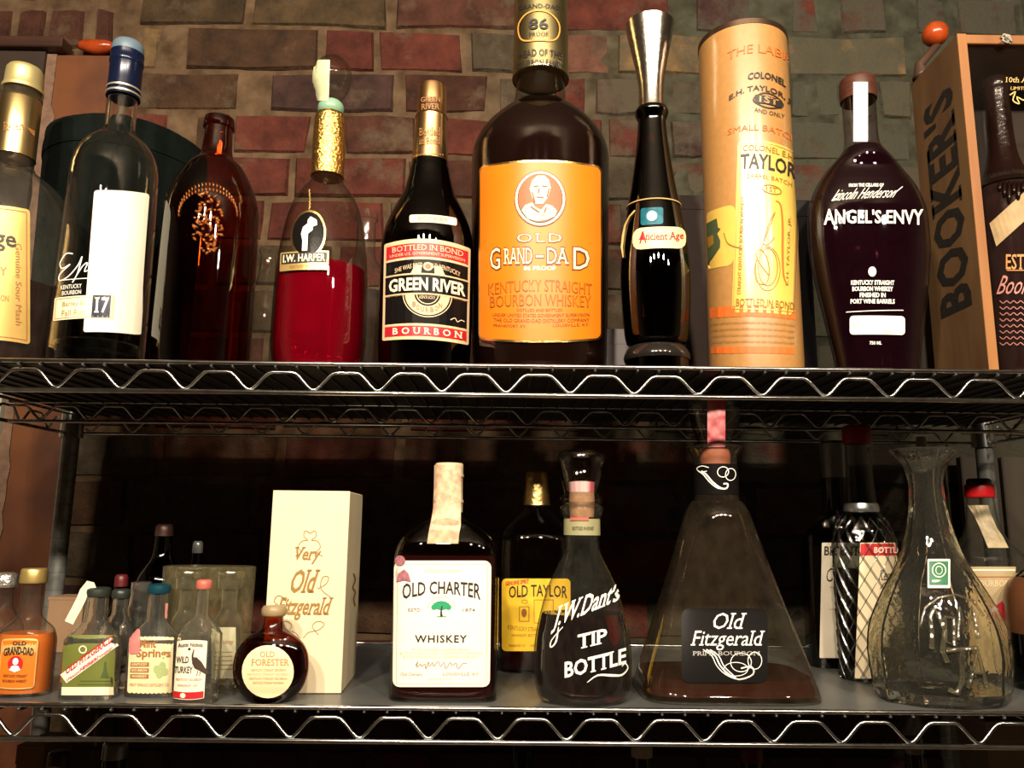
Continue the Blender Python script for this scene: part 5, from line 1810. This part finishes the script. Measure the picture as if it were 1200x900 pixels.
# tall dark bottle with pale label, half hidden
b = Bottle('whiskey_bottle', 'dark flat bottle with pale vertical label just left of the diamond cut bottle', 992, 783,
           [(783, 40), (779, 43), (640, 42), (628, 38), (616, 29), (606, 20), (596, 16), (520, 14.5, 0, 1)], thin_glass('smoky_glass', (.42, .44, .40), (.12, .12, .10), refl=.07), SL, front=784, p=4, dr=.5, n=48)
b.liquid(640, mat('black_spirit', (.02, .012, .008), .06, trans=.5, ior=1.34), k=.95)
b.sleeve('capsule', [(560, 15.5, 1), (520, 15, 1), (517, 12, 1)], mat('grey_foil', (.30, .31, .30), .35, .7), n=28)
L_ = Label(b, 962, 636, 1008, 771, lean=-.02)
L_.plate('paper_label', mat('stone_label', (.66, .58, .46), .5, vary=.08), b.root, r=1, off=.0006)
L_.text('BICENT', 965, 640, 1005, 651, IN, bold=.02, serif=True, off=.001); L_.text('Com', 968, 663, 992, 679, IN, serif=True, rise=9, off=.001)
L_.text('mem', 982, 692, 1002, 703, IN, serif=True, off=.001)
L_.fill([(984, 728), (989, 726), (992, 736), (994, 746), (990, 750), (990, 762), (986, 762), (984, 748)], RE, off=.001)
L_.line(972, 688, 1008, 688, .8, coral); L_.line(972, 714, 1008, 714, .8, coral)
L_.done(lab_of(b))

# diamond cut bottle
b = Bottle('whiskey_bottle', 'diamond cut glass bottle with red and cream label, tall neck and red cap', 1023, 806,
           [(803, 34), (799, 36.5), (650, 36), (632, 35), (618, 31), (606, 24.5), (598, 19, 0, 0), (592, 17.5), (560, 15), (518, 13.5, 0, 1)], thin_glass('grey_cut_glass', (.60, .62, .58), (.15, .16, .14), refl=.08), SL, front=801, dr=.8, n=48)
b.liquid(665, mat('black_spirit', (.02, .012, .008), .06), k=.93)
b.sleeve('neck_collar', [(600, 19.5, 1), (596, 20), (590, 18.5, 1)], mat('steel_ring', (.45, .46, .45), .25, .9), cap0=False, cap1=False, n=28)
b.sleeve('cap', [(520, 15.5, 1), (516, 16), (502, 15.5), (499, 13, 1)], mat('dark_red_cap', (.38, .02, .025), .35), n=28)
L_ = Label(b, 1005, 636, 1062, 795, lean=-.04)
L_.plate('paper_label', mat('warm_cream_label', (.80, .66, .44), .5, vary=.08), b.root, r=1, off=.0005)
L_.rect(1005.5, 637, 1061.5, 651, RE, off=.0008); L_.text('BOTTLED', 1021, 641, 1057, 648, PAP, bold=.02, serif=True, off=.0012)
L_.text('Kentucky', 1028, 668, 1058, 684, IN, ital=.2, serif=True, off=.001)
L_.stroke([(1030, 690), (1036, 682), (1034, 696), (1042, 688), (1040, 702)], 1.2, IN, off=.001)
L_.done(lab_of(b))
mbd = MB()
cut = thin_glass('bright_cut_glass', (.30, .28, .22), (.12, .11, .08), refl=.35, rough=.12)
for sg in (-1, 1):
    for k in range(-10, 16):
        P = []
        for j in range(40):
            py = 606 + (798 - 606) * j / 39
            x = k * 15 + sg * (py - 606) * .62
            u = x / 36.0
            # travel round the body as the line climbs
            th = (u * .95) % (2 * math.pi)
            if th > math.pi:
                th -= 2 * math.pi
            if abs(th) > 1.75:
                if len(P) > 1:
                    mbd.tube(P, .00055, 4)
                P = []
                continue
            z = b.zz(py)
            zz2, w, d, p = b.at(z)
            P.append((b.X + (w + .0007) * math.sin(th), b.Y - (d + .0007) * math.cos(th), z))
        if len(P) > 1:
            mbd.tube(P, .00055, 4)
o = mbd.make('diamond_cutting', cut, b.root, smooth=True)

# faceted decanter with moulded monogram
b = Bottle('decanter', 'empty clear faceted decanter with flared lip, moulded monogram and green stamp', 1106, 832,
           [(832, 66, 0, 1), (827, 71), (812, 76.5), (790, 79), (764, 81, 0, 1), (745, 79), (730, 75.5), (712, 68), (697, 60.5, 0, 1), (680, 51), (662, 40), (645, 32), (625, 26), (605, 22), (585, 19.5), (565, 19), (552, 21.5), (543, 26), (536, 32), (531, 36.5), (528, 37.5, 0, 0), (526.5, 36, 0, 1)],
           thin_glass('greenish_decanter_glass', (.95, .94, .84), (.36, .37, .27), refl=.10, haze=.03, hazecol=(.75, .70, .48), bump=.3, bscale=38), SL, front=833, dr=.72, n=10, angle=14)
hollow(b, .0035, mat('greenish_thick_glass', (.97, .96, .84), .02, trans=.988, ior=1.42, bump=.7, bscale=40), floor=.009)
mg = MB()
for pts, r in (([(1092, 760), (1092, 742), (1090, 722), (1096, 712)], .0026), ([(1107, 724), (1108, 752), (1118, 756), (1117, 724), (1107, 723)], .0020), ([(1098, 716), (1107, 738), (1104, 762), (1110, 776)], .0026),
               ([(1110, 762), (1146, 760)], .0026), ([(1127, 762), (1127, 800), (1121, 812), (1112, 808)], .0028), ([(1134, 806), (1145, 762), (1156, 806)], .0026), ([(1139, 788), (1152, 788)], .0018),
               ([(1122, 750), (1124, 712), (1132, 742), (1138, 712), (1146, 748)], .0022), ([(1078, 735), (1084, 712), (1100, 700), (1120, 697), (1140, 704), (1152, 722)], .0016)):
    mg.tube([b.hit(x, y, .0006) for x, y in pts], r, 8)
mg.make('moulded_monogram', thin_glass('raised_clear_glass', (.95, .93, .80), (.5, .48, .34), refl=.34, rough=.08, bump=.8, bscale=140, haze=.03, hazecol=(.8, .76, .55)), b.root, smooth=True, angle=60)
L_ = Label(b, 1087, 655, 1113, 689)
L_.plate('stamp', mat('stamp_paper', (.72, .74, .60), .5), b.root, r=1, off=.0008)
L_.rect(1089, 657.5, 1110.5, 685.5, mat('stamp_green', (.02, .17, .075), .5, vary=.3, scale=300), off=.0012); L_.ring(1100, 668, 7.5, 8, 1.2, MATS['stamp_paper'], off=.0016); L_.disc(1100, 668, 4, 5, MATS['stamp_paper'], off=.0016)
L_.disc(1100, 668, 3.2, 4.1, MATS['stamp_green'], off=.0019); L_.rect(1092, 679.5, 1108, 682, MATS['stamp_paper'], off=.0016)
L_.done(lab_of(b, 'stamp'))

# bottle with columns label
b = Bottle('whiskey_bottle', 'round clear bottle with bright red neck ring and cream column label at the right', 1168, 798,
           [(798, 42), (793, 45), (700, 44), (668, 43.5), (652, 41), (643, 34), (636, 27), (622, 20), (605, 16), (590, 14.5), (583, 14, 0, 1), (567, 13.5, 0, 1)], G_CLEAR2(), SL, front=799, n=40)
b.liquid(672, mat('black_spirit', (.02, .012, .008), .06), k=.93)
b.sleeve('neck_ring', [(583, 15.5, 1), (580, 16), (570, 15.5), (568, 14.5, 1)], mat('bright_red_plastic', (.5, .010, .014), .3), n=28, cap0=False)
b.sleeve('cap', [(568, 13, 1), (563, 13), (561, 11, 1)], mat('black_cap', (.03, .03, .03), .35), n=24)
Rd = Round(b, [(646, 36), (636, 28.5), (622, 21.5), (605, 17.5), (590, 16)])
V = []; Fc = []
for i, (y, a, c) in enumerate(((592, 1138, 1158), (604, 1142, 1162), (618, 1148, 1168), (630, 1153, 1176), (642, 1158, 1182))):
    for k in range(5):
        V.append(Rd.hit(a + (c - a) * k / 4, y, .0008))
for i in range(4):
    for k in range(4):
        a = i * 5 + k
        Fc.append((a, a + 5, a + 6, a + 1))
obj('tax_strip', V, Fc, mat('beige_strip', (.40, .32, .19), .6, vary=.4, scale=90), b.root)
L_ = Label(b, 1134, 664, 1190, 788, arc=(0, 0))
L_.plate('paper_label', mat('column_label', (.42, .31, .17), .5, vary=.12, scale=50), b.root, r=1, off=.0006)
L_.line(1135, 668, 1189, 668, 2, PAP); L_.line(1137, 676, 1187, 676, 1.4, brown_ink); L_.text('BOURBON', 1142, 680, 1184, 687, tn, serif=True)
for x in (1139, 1183):
    L_.line(x - 2, 690, x - 2, 780, 1, brown_ink); L_.line(x + 2, 690, x + 2, 780, 1, brown_ink)
L_.fill([(1164, 712), (1174, 704), (1178, 712), (1177, 728), (1168, 730)], RE, off=.001); L_.disc(1158, 722, 5, 6, brown_ink)
L_.done(lab_of(b))

b = Bottle('jug', 'brown over green bottle cut off by the right edge of the lower shelf', 1244, 818,
           [(818, 44), (812, 48), (760, 48, 0, 0), (700, 47), (684, 42), (672, 30), (662, 16), (650, 13, 0, 1)], thin_glass('dull_green_glass', (.30, .30, .22), (.1, .1, .07)), SL, front=818, open_top=False)
b.sleeve('brown_glaze', [(742, 48.6, 1), (700, 47.8), (684, 42.8), (673, 31, 1)], mat('brown_glaze', (.12, .045, .018), .3, vary=.3, scale=25), cap0=False, cap1=False, n=36)

# slender bottle seen behind the faceted decanter, and dim grey board at the right
b = Bottle('glass_bottle', 'slender dim bottle with pale cap directly behind the faceted decanter', 1100, 776,
           [(786, 22), (780, 24), (690, 24), (670, 20), (640, 11), (600, 7), (530, 6, 0, 1)], thin_glass('smoky_glass', (.42, .44, .40), (.12, .12, .10)), SL, front=772, n=28)
b.sleeve('cap', [(532, 6, 1), (514, 5.5), (512, 4, 1)], mat('pale_cap', (.50, .52, .48), .5), n=20)
gy = mat('dim_weathered_board', (.07, .055, .04), .8, vary=.5, scale=9, stretch=(1, 1, .3))
for k, (x0, x1) in enumerate(((1128, 1172), (1176, 1215), (1219, 1262))):
    a_, c_ = atY(x0, 560, 1.335).x, atY(x1, 560, 1.335).x
    mb = MB(); mb.bbox_bevel((a_, 1.335, 0), (c_, 1.352, H + .12), .002)
    tag(mb.make('weathered_board', gy), ('dim weathered board leaning on the wall at the right, nearest the diamond cut bottle', 'dim weathered board at the right, between its two neighbours', 'dim weathered board at the far right edge of the picture')[k], 'board', 'weathered boards against the wall')

# ------------------------------------------------------------------ the shelf below, tops only
for cx, top, hw, Yb, m, capm, lab in ((70, 880, 30, .95, G_BROWN(), MATS['copper_cap'], 'dark bottle on the bottom shelf, only its shoulder in the frame, far left'),
                                      (135, 868, 34, 1.0, thin_glass('dull_green_glass', (.3, .3, .22), (.1, .1, .07)), MATS['grey_foil'], 'dark green bottle on the bottom shelf under the olive labelled flask'),
                                      (612, 874, 30, 1.02, thin_glass('deep_blue_glass', (.03, .08, .22), (.01, .02, .08)), MATS['navy_capsule'], 'deep blue bottle on the bottom shelf under the yellow label bottle'),
                                      (752, 866, 30, .98, thin_glass('smoky_glass', (.42, .44, .40), (.12, .12, .10)), MATS['pale_cap'], 'grey glass bottle on the bottom shelf left of the pyramid decanter'),
                                      (880, 872, 32, .96, G_BROWN(), MATS['dull_red_cap'], 'dark bottle with red cap on the bottom shelf under the pyramid decanter'),
                                      (1070, 862, 26, 1.0, thin_glass('smoky_glass', (.42, .44, .40), (.12, .12, .10)), MATS['grey_foil'], 'smoky bottle on the bottom shelf under the faceted decanter')):
    X_ = atY(cx, 880, Yb).x
    base_py = proj((X_, Yb, SB))[1]
    c = Bottle('dark_bottle', lab, proj((X_, Yb, SB))[0], base_py, [(base_py, hw - 3), (base_py - 6, hw), (top + 100, hw), (top + 75, hw * .85), (top + 55, hw * .45), (top + 14, hw * .36, 0, 1)], m, SB, Y=Yb, n=28)
    c.sleeve('cap', [(top + 20, hw * .42, 1), (top + 3, hw * .40), (top, hw * .3, 1)], capm, n=20)
for x0, x1, yt, Yb, m, lab in ((1158, 1208, 846, .93, mat('pale_stone_carton', (.28, .25, .19), .6, vary=.1), 'pale tall carton on the bottom shelf at the right corner'),
                               (20, 52, 874, .98, MATS['kraft_card'], 'brown carton on the bottom shelf at the left corner')):
    a_, c_ = atY(x0, 880, Yb).x, atY(x1, 880, Yb).x
    r_, o_ = box_thing('carton', lab, 'box', (a_, Yb, SB), (c_, Yb + .06, z_at(a_, Yb, yt)), m)
    mb = MB(); mb.bbox_bevel((a_ - .0006, Yb - .0006, z_at(a_, Yb, yt) - .02), (c_ + .0006, Yb + .0606, z_at(a_, Yb, yt) + .0008), .0005); mb.make('lid', m, r_)

print('OBJECTS', len(SC.objects), 'BRICKS', nb)
